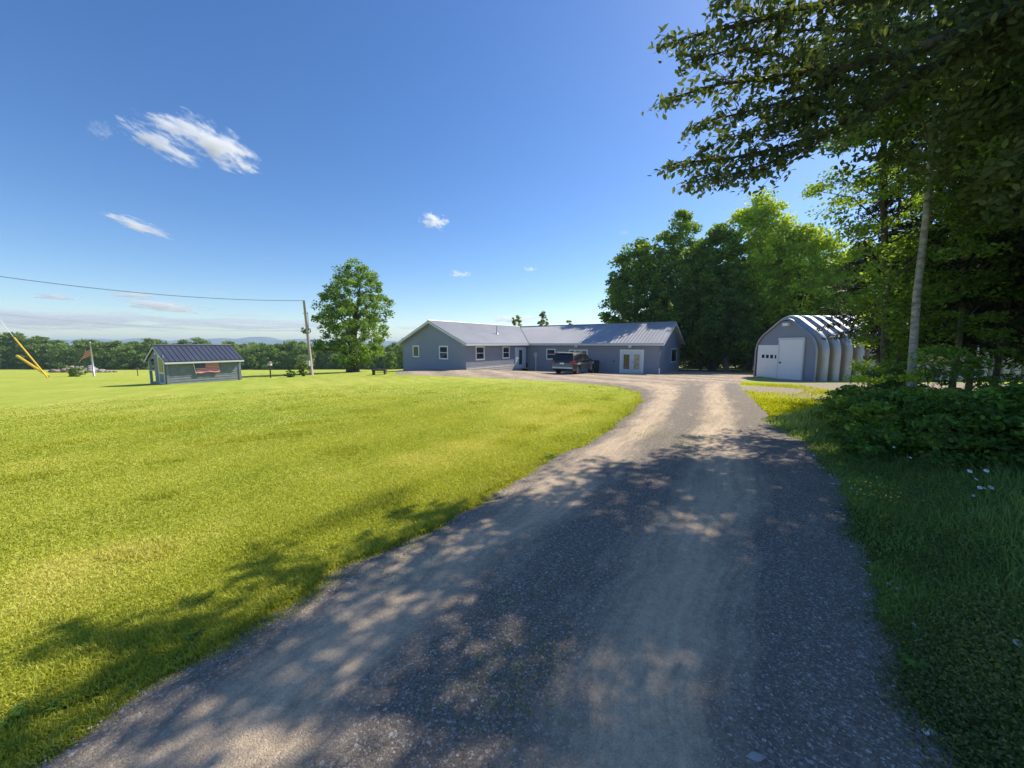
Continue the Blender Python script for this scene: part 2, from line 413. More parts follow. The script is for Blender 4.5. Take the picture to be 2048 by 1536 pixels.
def driveway_mat():
    m, n, l, b = nodes_of('driveway_gravel')
    ta = attr(n, 'trk'); sx = attr(n, 'across'); sy = attr(n, 'along'); tc = n.new("ShaderNodeTexCoord")
    cb = n.new("ShaderNodeCombineXYZ"); l.new(sx.outputs["Fac"], cb.inputs[0])
    sc = n.new("ShaderNodeMath"); sc.operation = 'MULTIPLY'; sc.inputs[1].default_value = .09; l.new(sy.outputs["Fac"], sc.inputs[0]); l.new(sc.outputs[0], cb.inputs[1])
    def nz_(vec, scale, det, ro):
        q = n.new("ShaderNodeTexNoise"); q.inputs["Scale"].default_value = scale; q.inputs["Detail"].default_value = det; q.inputs["Roughness"].default_value = ro; l.new(vec, q.inputs["Vector"]); return q
    def chips(scale, stops):
        vo = n.new("ShaderNodeTexVoronoi"); vo.inputs["Scale"].default_value = scale; vo.inputs["Randomness"].default_value = 1
        wp = n.new("ShaderNodeVectorMath"); wp.operation = 'MULTIPLY_ADD'; wp.inputs[1].default_value = (.02, .02, .02); l.new(nz_(tc.outputs["Object"], scale * .4, 3, .7).outputs["Color"], wp.inputs[0]); l.new(tc.outputs["Object"], wp.inputs[2])
        l.new(wp.outputs[0], vo.inputs["Vector"]); vs = n.new("ShaderNodeSeparateColor"); l.new(vo.outputs["Color"], vs.inputs[0]); return vo, vs, ramp(n, l, vs.outputs[0], stops)
    v1, s1, c1 = chips(120, [(0.0, (0.13, 0.11, 0.095)), (0.5, (0.21, 0.18, 0.15)), (0.85, (0.31, 0.26, 0.215)), (1.0, (0.62, 0.56, 0.50))])
    v2, s2, c2 = chips(48, [(0.0, (0.14, 0.13, 0.125)), (0.5, (0.27, 0.25, 0.23)), (0.85, (0.42, 0.38, 0.33)), (1.0, (0.66, 0.64, 0.60))])
    pick = n.new("ShaderNodeMath"); pick.operation = 'GREATER_THAN'; pick.inputs[1].default_value = .74; l.new(s2.outputs[1], pick.inputs[0])
    edge = n.new("ShaderNodeMath"); edge.operation = 'LESS_THAN'; edge.inputs[1].default_value = .42; l.new(v2.outputs["Distance"], edge.inputs[0])
    pm = n.new("ShaderNodeMath"); pm.operation = 'MULTIPLY'; l.new(pick.outputs[0], pm.inputs[0]); l.new(edge.outputs[0], pm.inputs[1])
    gravel = mixc(n, l, pm.outputs[0], c1.outputs[0], c2.outputs[0])
    dk = ramp(n, l, v1.outputs["Distance"], [(0.3, (1, 1, 1)), (0.8, (0.45, 0.44, 0.43))]); gravel = mixc(n, l, .5, gravel, dk.outputs[0], 'MULTIPLY')
    big = nz_(tc.outputs["Object"], 1.3, 9, .75); fn = nz_(tc.outputs["Object"], 140, 4, .85); md = nz_(tc.outputs["Object"], 22, 6, .8)
    st = nz_(cb.outputs[0], 7.0, 5, .7)
    dr = ramp(n, l, st.outputs[0], [(0.3, (0.54, 0.41, 0.28)), (0.7, (0.76, 0.59, 0.40))])
    d2 = ramp(n, l, md.outputs[0], [(0.3, (0.78, 0.78, 0.80)), (0.7, (1.15, 1.14, 1.12))]); dirt = mixc(n, l, 1.0, dr.outputs[0], d2.outputs[0], 'MULTIPLY')
    d3 = ramp(n, l, fn.outputs[0], [(0.25, (0.60, 0.60, 0.62)), (0.75, (1.3, 1.3, 1.28))]); dirt = mixc(n, l, 1.0, dirt, d3.outputs[0], 'MULTIPLY')
    def madd(a_, k_, c_):
        q = n.new("ShaderNodeMath"); q.operation = 'MULTIPLY_ADD'; q.inputs[1].default_value = k_; l.new(a_, q.inputs[0])
        if hasattr(c_, 'links'): l.new(c_, q.inputs[2])
        else: q.inputs[2].default_value = c_
        return q.outputs[0]
    f = madd(ta.outputs["Fac"], 1.05, madd(st.outputs[0], 1.1, madd(big.outputs[0], 1.5, madd(md.outputs[0], .5, -1.68))))
    fac = ramp(n, l, f, [(0.0, (0.12, 0.12, 0.12)), (0.95, (1, 1, 1))])
    c = mixc(n, l, fac.outputs[0], gravel, dirt)
    l.new(c, b.inputs["Base Color"]); b.inputs["Roughness"].default_value = 0.92; b.inputs["Specular IOR Level"].default_value = 0.15
    hm = n.new("ShaderNodeMath"); hm.operation = 'ADD'; l.new(dk.outputs[0], hm.inputs[0]); l.new(fn.outputs[0], hm.inputs[1])
    h2 = n.new("ShaderNodeMath"); h2.operation = 'ADD'; l.new(hm.outputs[0], h2.inputs[0]); l.new(madd(md.outputs[0], 2.0, 0.0), h2.inputs[1])
    bump(n, l, b, h2.outputs[0], 0.6, 0.010)
    return m
trk = np.tile(track_mask(TT), (ns, 1))
far_t = np.clip((dy - 17) / 6, 0, 1)
trk = trk * (1 - far_t) + (0.55 + 0.2 * np.sin(dx * 2 + dy)) * far_t
wid_ = np.hypot(RE[:, 0] - LE[:, 0], RE[:, 1] - LE[:, 1]); across = 3.8 * np.tile(TT, (ns, 1))
midl = (LE + RE) / 2; along = np.tile(np.concatenate([[0], np.cumsum(np.hypot(*np.diff(midl, axis=0).T))])[:, None], (1, 61))
dw = mesh_np('driveway', np.stack([dx, dy, dz], -1).reshape(-1, 3), DF, driveway_mat(), smooth=True, rnd={'trk': trk.ravel(), 'across': across.ravel(), 'along': along.ravel()})
tag(dw, kind='structure')

# far hills
def hill(name, cx, cy, w, d, h, seed):
    r = np.random.default_rng(seed)
    a, c = np.meshgrid(np.linspace(-1, 1, 60), np.linspace(-1, 1, 14), indexing='ij')
    prof = (1 - a ** 2) ** 1.3 * (1 - c ** 2)
    for k in range(5): prof *= 1 + 0.10 * np.sin(a * (4 + 3.7 * k) + r.uniform(0, 6))
    V = np.stack([cx + a * w, cy + c * d, ground_z(cx + a * w, cy + c * d) - 2 + h * prof], -1).reshape(-1, 3)
    i = np.arange(60 * 14).reshape(60, 14)
    F = np.stack([i[:-1, :-1], i[1:, :-1], i[1:, 1:], i[:-1, 1:]], -1).reshape(-1, 4)
    o = mesh_np(name, V, F, simple('far_forest', (0.07, 0.10, 0.055), 0.9, 0.3, 0.01), smooth=True)
    tag(o, kind='structure')
HILLD = 4300
for i, (px, w, top) in enumerate([(290, 50, 688), (445, 130, 687), (520, 70, 685), (600, 60, 688), (760, 130, 691), (60, 160, 690), (200, 60, 689)]):
    hx = (px - CX) / F_PX * HILLD
    hill('hills', hx, HILLD, w / F_PX * HILLD, 500, (693.5 - top + 3.5) / F_PX * HILLD + 14, i)

# ------------------------------------------------------------------ foliage builders
def leaves(C, size, aspect=0.55, outward=None, up=0.5, spread=1.0, droop=0.0, shape=4, r=rng, tone=None, toff=0.0):
    """rhombic (4) or pointed folded (6) leaves at centres C."""
    n = len(C)
    d = unit(r.normal(size=(n, 3)) * (1, 1, 0.7) + np.array([0, 0, -droop]))
    nn = r.normal(size=(n, 3)) * spread + np.array([0, 0, up])
    if outward is not None: nn = nn + outward
    nn = unit(nn - d * np.sum(nn * d, 1, keepdims=True)); sd = np.cross(nn, d)
    L = (size * r.uniform(0.65, 1.3, n))[:, None]; W = L * aspect * 0.5
    if shape == 4:
        V = np.stack([C - d * L * .5, C + sd * W, C + d * L * .5, C - sd * W], 1)
        F = np.arange(n * 4).reshape(n, 4)
    else:
        f = nn * W * 0.35
        V = np.stack([C - d * L * .5, C - d * L * .18 + sd * W + f, C + d * L * .18 + sd * W * .85 + f, C + d * L * .5, C + d * L * .18 - sd * W * .85 + f, C - d * L * .18 - sd * W + f], 1)
        b = (np.arange(n) * 6)[:, None]
        F = np.concatenate([b + np.array([[0, 1, 2, 3]]), b + np.array([[0, 3, 4, 5]])])
    t = r.uniform(0, 1, n) if tone is None else np.clip(tone + r.normal(0, 0.22, n), 0, 1)
    return V.reshape(-1, 3), F, np.repeat(t + toff, V.shape[1])
def crown_points(prof, base, n_cl, per, cl_r, r, inner=0.35, flat=0.7):
    """prof: list of (z, radius, off x, off y). returns clump centres + leaf centres."""
    zs = np.array([p[0] for p in prof]); rs = np.array([p[1] for p in prof])
    ox = np.array([p[2] if len(p) > 2 else 0 for p in prof]); oy = np.array([p[3] if len(p) > 3 else 0 for p in prof])
    zz = np.linspace(zs[0], zs[-1], 400); w = np.interp(zz, zs, rs) + 0.15 * rs.max(); w /= w.sum()
    z = r.choice(zz, n_cl, p=w); rad = np.interp(z, zs, rs)
    th = r.uniform(0, 2 * np.pi, n_cl); k1, k2, k3 = r.uniform(0, 6, 3)
    mod = 1 + 0.14 * np.sin(3 * th + k1 + z * .5) + 0.10 * np.sin(5 * th + k2 - z) + .06 * np.sin(9 * th + k3 + 2 * z)
    mod = np.minimum(mod, 1.13)
    q = np.sqrt(r.uniform(inner ** 2, 1, n_cl)) * mod * rad
    C = np.stack([np.interp(z, zs, ox) + q * np.cos(th), np.interp(z, zs, oy) + q * np.sin(th), z], 1) + np.array(base)
    cr = cl_r * r.uniform(0.55, 1.35, n_cl)
    d = unit(r.normal(size=(n_cl, per, 3)).reshape(-1, 3)) * (r.uniform(0, 1, n_cl * per)[:, None] ** 0.45)
    Lp = (C[:, None, :] + (d.reshape(n_cl, per, 3) * cr[:, None, None]) * np.array([1, 1, flat])).reshape(-1, 3)
    axis = np.array(base) + np.array([0, 0, 0])
    outw = unit((Lp - axis) * np.array([1, 1, 0.3]))
    tone = np.repeat(r.uniform(0.15, 0.85, n_cl), per)
    return C, Lp, outw, tone
def trunk_and_limbs(base, h_tr, r0, tips, r, lean=(0, 0), n_limb=14, sides=8, r_top=0.25, top=None):
    mb = MB(); b = Vector(base); H = h_tr
    pts = [b + Vector((lean[0] * t + 0.03 * H * math.sin(5 * t + r0 * 40) * t, lean[1] * t, H * t)) for t in np.linspace(-0.02, 1, 9)]
    flare = [1.55, 1.05] + [1 - (1 - r_top) * t for t in np.linspace(0.15, 1, 7)]
    mb.tube(pts, [r0 * f for f in flare], 10)
    tips = [Vector(t) for t in tips]
    r_ = random.Random(int(r0 * 1000) + len(tips)); r_.shuffle(tips)
    for t in tips[:n_limb]:
        zz = min(max((t.z - b.z) * 0.62, H * 0.22), H * 0.97) / H
        i = min(int(zz * 8), 7); s = pts[i].lerp(pts[i + 1], zz * 8 - i)
        mid = s.lerp(t, 0.5) + Vector((r_.uniform(-.1, .1), r_.uniform(-.1, .1), 0.12)) * (t - s).length * 0.8
        k = r0 * (1 - 0.75 * zz) * 0.55
        mb.tube([s, s.lerp(mid, .5) + Vector((0, 0, .02 * H)), mid, t], [k, k * .75, k * .5, k * .15], 5, cap=False)
    return mb
def broadleaf(name, label, base, prof, n_cl, per, cl_r, leaf, trunk_h, trunk_r, mat='leaf_mid', bark_m='bark', seed=1, group=None, shape=4, lean=(0, 0), n_limb=16, aspect=0.6, inner=.35, flat=.7, droop=.0, cat='tree', spread=1.0):
    r = np.random.default_rng(seed)
    t = thing(name, label, cat, base, group)
    C, Lp, ow, tone = crown_points(prof, base, n_cl, per, cl_r, r, inner, flat)
    V, F, rn = leaves(Lp, leaf, aspect, outward=ow * 0.5, up=.45, shape=shape, r=r, tone=tone, droop=droop, spread=spread)
    mesh_np('crown', V, F, M[mat], t, rnd=rn)
    trunk_and_limbs(base, trunk_h, trunk_r, C, r, lean, n_limb).build('trunk', M[bark_m], t, smooth=True)
    return t
def copy_thing(src, loc, rotz, scl, label, group, name=None):
    c = src.copy(); COL.objects.link(c); c.location = loc; c.rotation_euler = (0, 0, rotz); c.scale = scl
    if label: c['label'] = label
    if group: c['group'] = group
    for ch in [o for o in COL.objects if o.parent == src]:
        d = ch.copy(); COL.objects.link(d); d.parent = c
    return c

# ------------------------------------------------------------------ house
YAW = R(56)
U = Vector((math.sin(YAW), -math.cos(YAW), 0)); Vv = Vector((math.cos(YAW), math.sin(YAW), 0))
HI = Vector((1.62, 38.5, 0)); WLW, LLW, WR, LR = 7.75, 9.7, 9.1, 13.0
Z0, ZE, ZR, OH = -1.6, 1.66, 3.62, 0.42       # footing, roof edge, ridge (absolute heights)
def HP(u, v, z): return HI + U * u + Vv * v + Vector((0, 0, z))
house = thing('house', 'long single storey house with blue grey siding, white trim and a grey metal roof', 'house', HP(0, 0, -1.1))
hL, hR = WLW / 2, WR / 2
sL, sR = (ZR - ZE) / (hL + OH), (ZR - ZE) / (hR + OH)
def lap(mb, fr, s0, s1, z0, zt, h=0.125, d=0.014, gable=None):
    """lap siding; gable=(mid, slope, z at mid) cuts the boards to a gable."""
    def lim(z):
        if not gable or z <= zt: return s0, s1
        m_, sl, zp = gable; w = max(0, (zp - z) / sl); return max(s0, m_ - w), min(s1, m_ + w)
    z = z0; top = gable[2] if gable else zt
    while z < top - 1e-4:
        z1 = min(z + h, top); a0, a1 = lim(z); b0, b1 = lim(z1)
        mb.face([fr.p(a0, z, d), fr.p(a1, z, d), fr.p(b1, z1, 0), fr.p(b0, z1, 0)])
        mb.face([fr.p(a0, z, 0), fr.p(a1, z, 0), fr.p(a1, z, d), fr.p(a0, z, d)])
        z = z1
zwL = ZR - sL * hL - 0.10; zwR = ZR - sR * hR - 0.10
F_gf = Fr(HP(-WLW, -LLW, 0), U, -Vv)      # front gable of the left wing
F_ew = Fr(HP(0, -LLW, 0), Vv, U)          # its right-hand wall
F_fc = Fr(HP(0, 0, 0), U, -Vv)            # long front
F_rg = Fr(HP(LR, 0, 0), Vv, U)            # right gable
F_bk = Fr(HP(LR, WR, 0), -U, Vv)
F_ww = Fr(HP(-WLW, WR, 0), -Vv, -U)
wall = MB()
lap(wall, F_gf, 0, WLW, -0.85, zwL, gable=(hL, sL, ZR - .10))
lap(wall, F_ew, 0, LLW, -0.35, zwL)
lap(wall, F_fc, 0, LR, -1.0, zwR)
lap(wall, F_rg, 0, WR, -1.0, zwR, gable=(hR, sR, ZR - .10))
lap(wall, F_bk, 0, LR + WLW, -1.0, zwR)
lap(wall, F_ww, 0, LLW + WR, -0.9, zwL)
gb = Fr(HP(0, WR + .003, 0), -U, Vv)
lap(wall, gb, 0, WLW, zwL - .02, zwL, gable=(hL, sL, ZR - .10))
wall.build('wall', M['siding'], house)
for fr, s in ((F_gf, 0), (F_gf, WLW - .0), (F_ew, 0), (F_fc, LR), (F_rg, 0), (F_rg, WR)):
    s_ = s if s == 0 else s - .09
    cn = MB(); cn.box(fr, s_, s_ + .09, -1.0 if fr in (F_fc, F_rg) else -.85, (zwR if fr in (F_fc, F_rg) else zwL), 0.002, 0.024)
    cn.build('corner_trim', M['siding'], house)
fd = MB()
fd.box(F_gf, 0, WLW, Z0, -0.85, -0.2, -0.012); fd.box(F_fc, 0.02, LR, Z0, -1.0, -0.2, -0.012)
fd.box(F_rg, 0.0, WR, Z0, -1.0, -0.2, -0.014); fd.box(F_bk, 0, LR + WLW, Z0, -1.0, -.2, -.016); fd.box(F_ww, 0, LLW + WR, Z0, -.9, -.2, -.018)
fd.build('foundation', M['concrete'], house)
sk = MB(); lap(sk, Fr(F_ew.p(0, 0, 0.03), F_ew.a, F_ew.n), 0.02, LLW - 1.2, Z0 + .4, -0.38, h=0.17, d=0.035)
sk.box(F_ew, 0.0, LLW - 1.2, -.38, -.35, 0.0, 0.045)
sk.build('skirting', M['skirt'], house)
# roof: sheets, ribs, ridge cap
rf = MB()
def zl(u): return ZR - sL * abs(u + hL)
def zr_(v): return ZR - sR * abs(v - hR)
vE, uE = -LLW - OH, LR + OH
bk = WR + OH
TH = 0.05
def sheet(pts):
    rf.face(pts); rf.face([p - Vector((0, 0, TH)) for p in reversed(pts)])
    for i in range(len(pts)):
        a, b = pts[i], pts[(i + 1) % len(pts)]; dn = Vector((0, 0, TH)); rf.face([a, a - dn, b - dn, b])
sheet([HP(-hL, vE, ZR), HP(OH, vE, ZE), HP(OH, -OH, ZE), HP(-hL, hR, ZR)])            # left wing, right slope
sheet([HP(-hL, vE, ZR), HP(-hL, bk, ZR), HP(-WLW - OH, bk, ZE), HP(-WLW - OH, vE, ZE)])
sheet([HP(-hL, hR, ZR), HP(OH, -OH, ZE), HP(uE, -OH, ZE), HP(uE, hR, ZR)])
sheet([HP(-hL, hR, ZR), HP(uE, hR, ZR), HP(uE, bk, ZE), HP(-hL, bk, ZE)])
def rib(p, q, w, along):
    a = along * w * .5; up = Vector((0, 0, 0.018))
    rf.hexa([p - a, q - a, q + a, p + a, p - a * .5 + up, q - a * .5 + up, q + a * .5 + up, p + a * .5 + up])
def valley_v(u): return hR - (u + hL) * (hR + OH) / (hL + OH)
v = vE + .05
while v < hR - .2:
    ue = OH if v < -OH else -hL + (hR - v) * (hL + OH) / (hR + OH)
    rib(HP(-hL, v, ZR), HP(ue, v, zl(ue)), .06, Vv); v += .30
u = -hL + .2
while u < uE:
    ve = -OH if u > OH else valley_v(u)
    rib(HP(u, hR, ZR), HP(u, ve, zr_(ve)), .06, U); u += .30
v = vE + .05
while v < bk: rib(HP(-hL, v, ZR), HP(-WLW - OH, v, ZE), .06, Vv); v += .6
roof = rf.build('roof', M['metal_roof'], house)
cap = MB()
cap.tube([HP(-hL, vE, ZR + .01), HP(-hL, hR, ZR + .01)], .07, 6); cap.tube([HP(-hL, hR, ZR + .01), HP(uE, hR, ZR + .01)], .07, 6)
cap.build('ridge_cap', M['metal_roof'], roof)
vt = MB(); vt.tube([HP(OH, -OH, ZE + .03), HP(-hL, hR, ZR + .03)], .035, 6); vt.build('valley_strip', M['grey_metal'], roof)
# fascia, rake boards, soffits
tr = MB()
tr.box(Fr(HP(0, vE, 0), Vv, U), 0, LLW, ZE - .20, ZE - .045, OH - .02, OH + .035)
tr.box(Fr(HP(0, 0, 0), U, -Vv), OH - .02, uE, ZE - .20, ZE - .045, OH - .02, OH + .035)
def rake(fr, mid, half, sl, d, hgt=.17):
    for sg in (-1, 1):
        e = mid + sg * (half + OH); ze = ZR - sl * (half + OH)
        o = lambda s, z, dd: fr.p(s, z, dd)
        tr.hexa([o(mid, ZR - hgt - .05, d), o(e, ze - hgt - .05, d), o(e, ze - hgt - .05, d - .04), o(mid, ZR - hgt - .05, d - .04),
                 o(mid, ZR - .052, d), o(e, ze - .052, d), o(e, ze - .052, d - .04), o(mid, ZR - .052, d - .04)])
rake(F_gf, hL, hL, sL, OH); rake(F_rg, hR, hR, sR, OH)
tr.build('fascia', M['trim'], house)
sf = MB()
sf.box(Fr(HP(0, vE, 0), Vv, U), 0, LLW, ZE - .16, ZE - .13, -.05, OH - .025)
sf.box(Fr(HP(0, 0, 0), U, -Vv), OH, uE - .05, ZE - .16, ZE - .13, -.05, OH - .025)
for fr, mid, half, sl in ((F_gf, hL, hL, sL), (F_rg, hR, hR, sR)):
    for sg in (-1, 1):
        e = mid + sg * (half + OH - .04); ze = ZR - sl * (half + OH - .04)
        sf.hexa([fr.p(mid, ZR - .13, OH - .05), fr.p(e, ze - .13, OH - .05), fr.p(e, ze - .13, -.05), fr.p(mid, ZR - .13, -.05),
                 fr.p(mid, ZR - .11, OH - .05), fr.p(e, ze - .11, OH - .05), fr.p(e, ze - .11, -.05), fr.p(mid, ZR - .11, -.05)])
sf.build('soffit', M['soffit'], house)
def window(fr, x0, y0, x1, y1, parent, fw=.11, bars=0, mull=0, fm='white', label=None):
    (a, zt), (b, zb) = fr.hit(x0, (y0)), fr.hit(x1, (y1))
    f = MB()
    f.box(fr, a, b, zt - fw, zt, .018, .055); f.box(fr, a, b, zb, zb + fw, .018, .060)
    f.box(fr, a, a + fw, zb + fw, zt - fw, .018, .055); f.box(fr, b - fw, b, zb + fw, zt - fw, .018, .055)
    zm = (zb + zt) / 2
    if bars: f.box(fr, a + fw, b - fw, zm - .025, zm + .025, .020, .045)
    for k in range(mull):
        c = a + (b - a) * (k + 1) / (mull + 1); f.box(fr, c - .05, c + .05, zb + fw, zt - fw, .020, .050)
    w = f.build('window', M[fm], parent)
    if label: w['label'] = label
    gl = MB(); gl.box(fr, a + fw, b - fw, zb + fw, zt - fw, .004, .028); gl.build('pane', M['glass'], w)
    return w
window(F_gf, 826, 691, 839.5, 714.5, house)
window(F_gf, 878.5, 691.5, 897, 719, house, bars=1)
window(F_ew, 950.5, 692.5, 968.5, 719.5, house, bars=1)
window(F_ew, 1004.5, 693, 1018.5, 716.5, house, bars=1)
window(F_fc, 1093, 697.5, 1111.5, 719.5, house, bars=1)
window(F_fc, 1138, 699, 1175.5, 721, house, mull=2)
window(F_rg, 1342, 697, 1352, 723.5, house, fm='trim')
# entry door in the inner corner of the left wing
(a, zt), (b, zb) = F_ew.hit(1029.5, 694), F_ew.hit(1051, 736.5)
d = MB(); d.box(F_ew, a, b, zb, zt, .016, .05)
dr = d.build('door', M['trim'], house, bevel=.004)
d = MB()
s0, s1 = a + .12, b - .12
d.box(F_ew, s0, s1, zb + .08, zt - .1, .051, .075); d.build('door_leaf', M['door_white'], dr)
d = MB(); d.box(F_ew, s0 + (s1 - s0) * .3, s0 + (s1 - s0) * .62, zb + .45, zt - .3, .076, .085); d.build('door_glass', M['glass'], dr)
d = MB(); d.tube([F_ew.p(s0 + .12, zb + 1.0, .076), F_ew.p(s0 + .12, zb + 1.0, .13)], .03, 8); d.build('handle', M['dark_steel'], dr)
# french doors
(a, zt), (b, zb) = F_fc.hit(1240.5, 699), F_fc.hit(1286.5, 749)
d = MB(); fw = .16
d.box(F_fc, a, b, zt - fw, zt, .016, .06); d.box(F_fc, a, a + fw, zb, zt - fw, .016, .06); d.box(F_fc, b - fw, b, zb, zt - fw, .016, .06); d.box(F_fc, a + fw, b - fw, zb, zb + .08, .016, .07)
fdr = d.build('french_door', M['white'], house)
cw = (b - a - 2 * fw) / 2
for k in range(2):
    s0 = a + fw + k * cw + .008; s1 = s0 + cw - .016
    d = MB(); e = .17
    d.box(F_fc, s0, s1, zb + .085, zb + .42, .018, .048); d.box(F_fc, s0, s1, zt - fw - .26, zt - fw - .006, .018, .048)
    d.box(F_fc, s0, s0 + e, zb + .42, zt - fw - .26, .018, .048); d.box(F_fc, s1 - e, s1, zb + .42, zt - fw - .26, .018, .048)
    lf = d.build('door_leaf', M['door_white'], fdr)
    d = MB(); d.box(F_fc, s0 + e, s1 - e, zb + .42, zt - fw - .26, .020, .036)
    d.build('door_glass', M['glass'] if k == 0 else M['curtain'], lf)
d = MB(); c0 = a + fw + cw + .07; d.tube([F_fc.p(c0, zb + 1.05, .05), F_fc.p(c0, zb + 1.05, .11), F_fc.p(c0 + .12, zb + 1.05, .11)], .018, 6); d.build('handle', M['dark_steel'], fdr)
d = MB(); d.box(F_fc, a - .35, b + .15, gz(9.6, 32) - .1, zb - .02, .0, .75); d.build('doorstep', M['concrete'], house, bevel=.01)
# electric meter box on a white conduit
(a, zt), (b, zb) = F_fc.hit(1069.5, 705), F_fc.hit(1075.5, 735)
d = MB(); c = (a + b) / 2; d.tube([F_fc.p(c, -1.15, .07), F_fc.p(c, zt - .1, .07)], .055, 8); mt = d.build('conduit', M['white'], house)
d = MB(); d.box(F_fc, c - .16, c + .16, zt - .5, zt, .02, .17); d.build('meter_box', M['soffit'], mt, bevel=.01)
# eave lamps and roof pipe
for px in (1155, 1262):
    a, _ = F_fc.hit(px, 695); d = MB(); d.box(F_fc, a - .12, a + .12, ZE - .30, ZE - .165, OH - .22, OH - .05); d.tube([F_fc.p(a - .08, ZE - .32, OH - .08), F_fc.p(a - .08, ZE - .36, OH - .02)], .05, 8); d.tube([F_fc.p(a + .08, ZE - .32, OH - .08), F_fc.p(a + .08, ZE - .36, OH - .02)], .05, 8)
    d.build('eave_lamp', M['white'], house)
q = HP(-1.6, -3.2, 0); d = MB(); zz = zl(-1.6); d.tube([HP(-1.6, -3.2, zz - .05), HP(-1.6, -3.2, zz + .75)], .05, 8); d.tube([HP(-1.6, -3.2, zz - .02), HP(-1.6, -3.2, zz + .12)], [.16, .06], 10)
d.build('vent_pipe', M['grey_metal'], roof)
d = MB(); a = F_fc.hit(1228, 727)[0]; d.box(F_fc, a - .07, a + .07, .0, .13, .016, .06); d.build('outlet_box', M['dark_steel'], house)

# things by the house
def prism_can(name, label, cat, base, r, h, mat):
    t = thing(name, label, cat, base); d = MB(); b = Vector(base)
    d.tube([b, b + Vector((0, 0, h * .9))], [r * .85, r], 16); d.build('bin_body', M[mat], t, bevel=.01)
    d = MB(); d.tube([b + Vector((0, 0, h * .9)), b + Vector((0, 0, h * .96)), b + Vector((0, 0, h))], [r * 1.08, r * 1.05, r * .6], 16); d.build('lid', M[mat], t)
p = F_fc.p(F_fc.hit(1197, 735)[0], 0, .55); p.z = gz(p.x, p.y) + .01
prism_can('rubbish_bin', 'slim black bin standing against the house wall behind the parked car', 'bin', p, .24, 1.15, 'black')
p = F_fc.p(LR + .15, 0, .45); p.z = gz(p.x, p.y)
t = thing('drain_pipe', 'short white pipe standing at the right hand corner of the house', 'pipe', p)
d = MB(); d.tube([p, p + Vector((0, 0, .42))], .06, 10); d.build('pipe', M['white'], t)
d = MB(); d.tube([p + Vector((0, 0, .42)), p + Vector((0, 0, .5))], .085, 10); d.build('cap', M['white'], t)
p = F_rg.p(WR + .0, 0, .35); p.z = gz(p.x, p.y)
d = MB(); d.tube([p + Vector((.25, -.9, 0)), p + Vector((-.05, -.2, 1.35))], .035, 6)
o = d.build('leaning_board', M['grey_bark'], None, tuple(p)); tag(o, 'thin weathered pole leaning against the back corner of the house', 'pole')

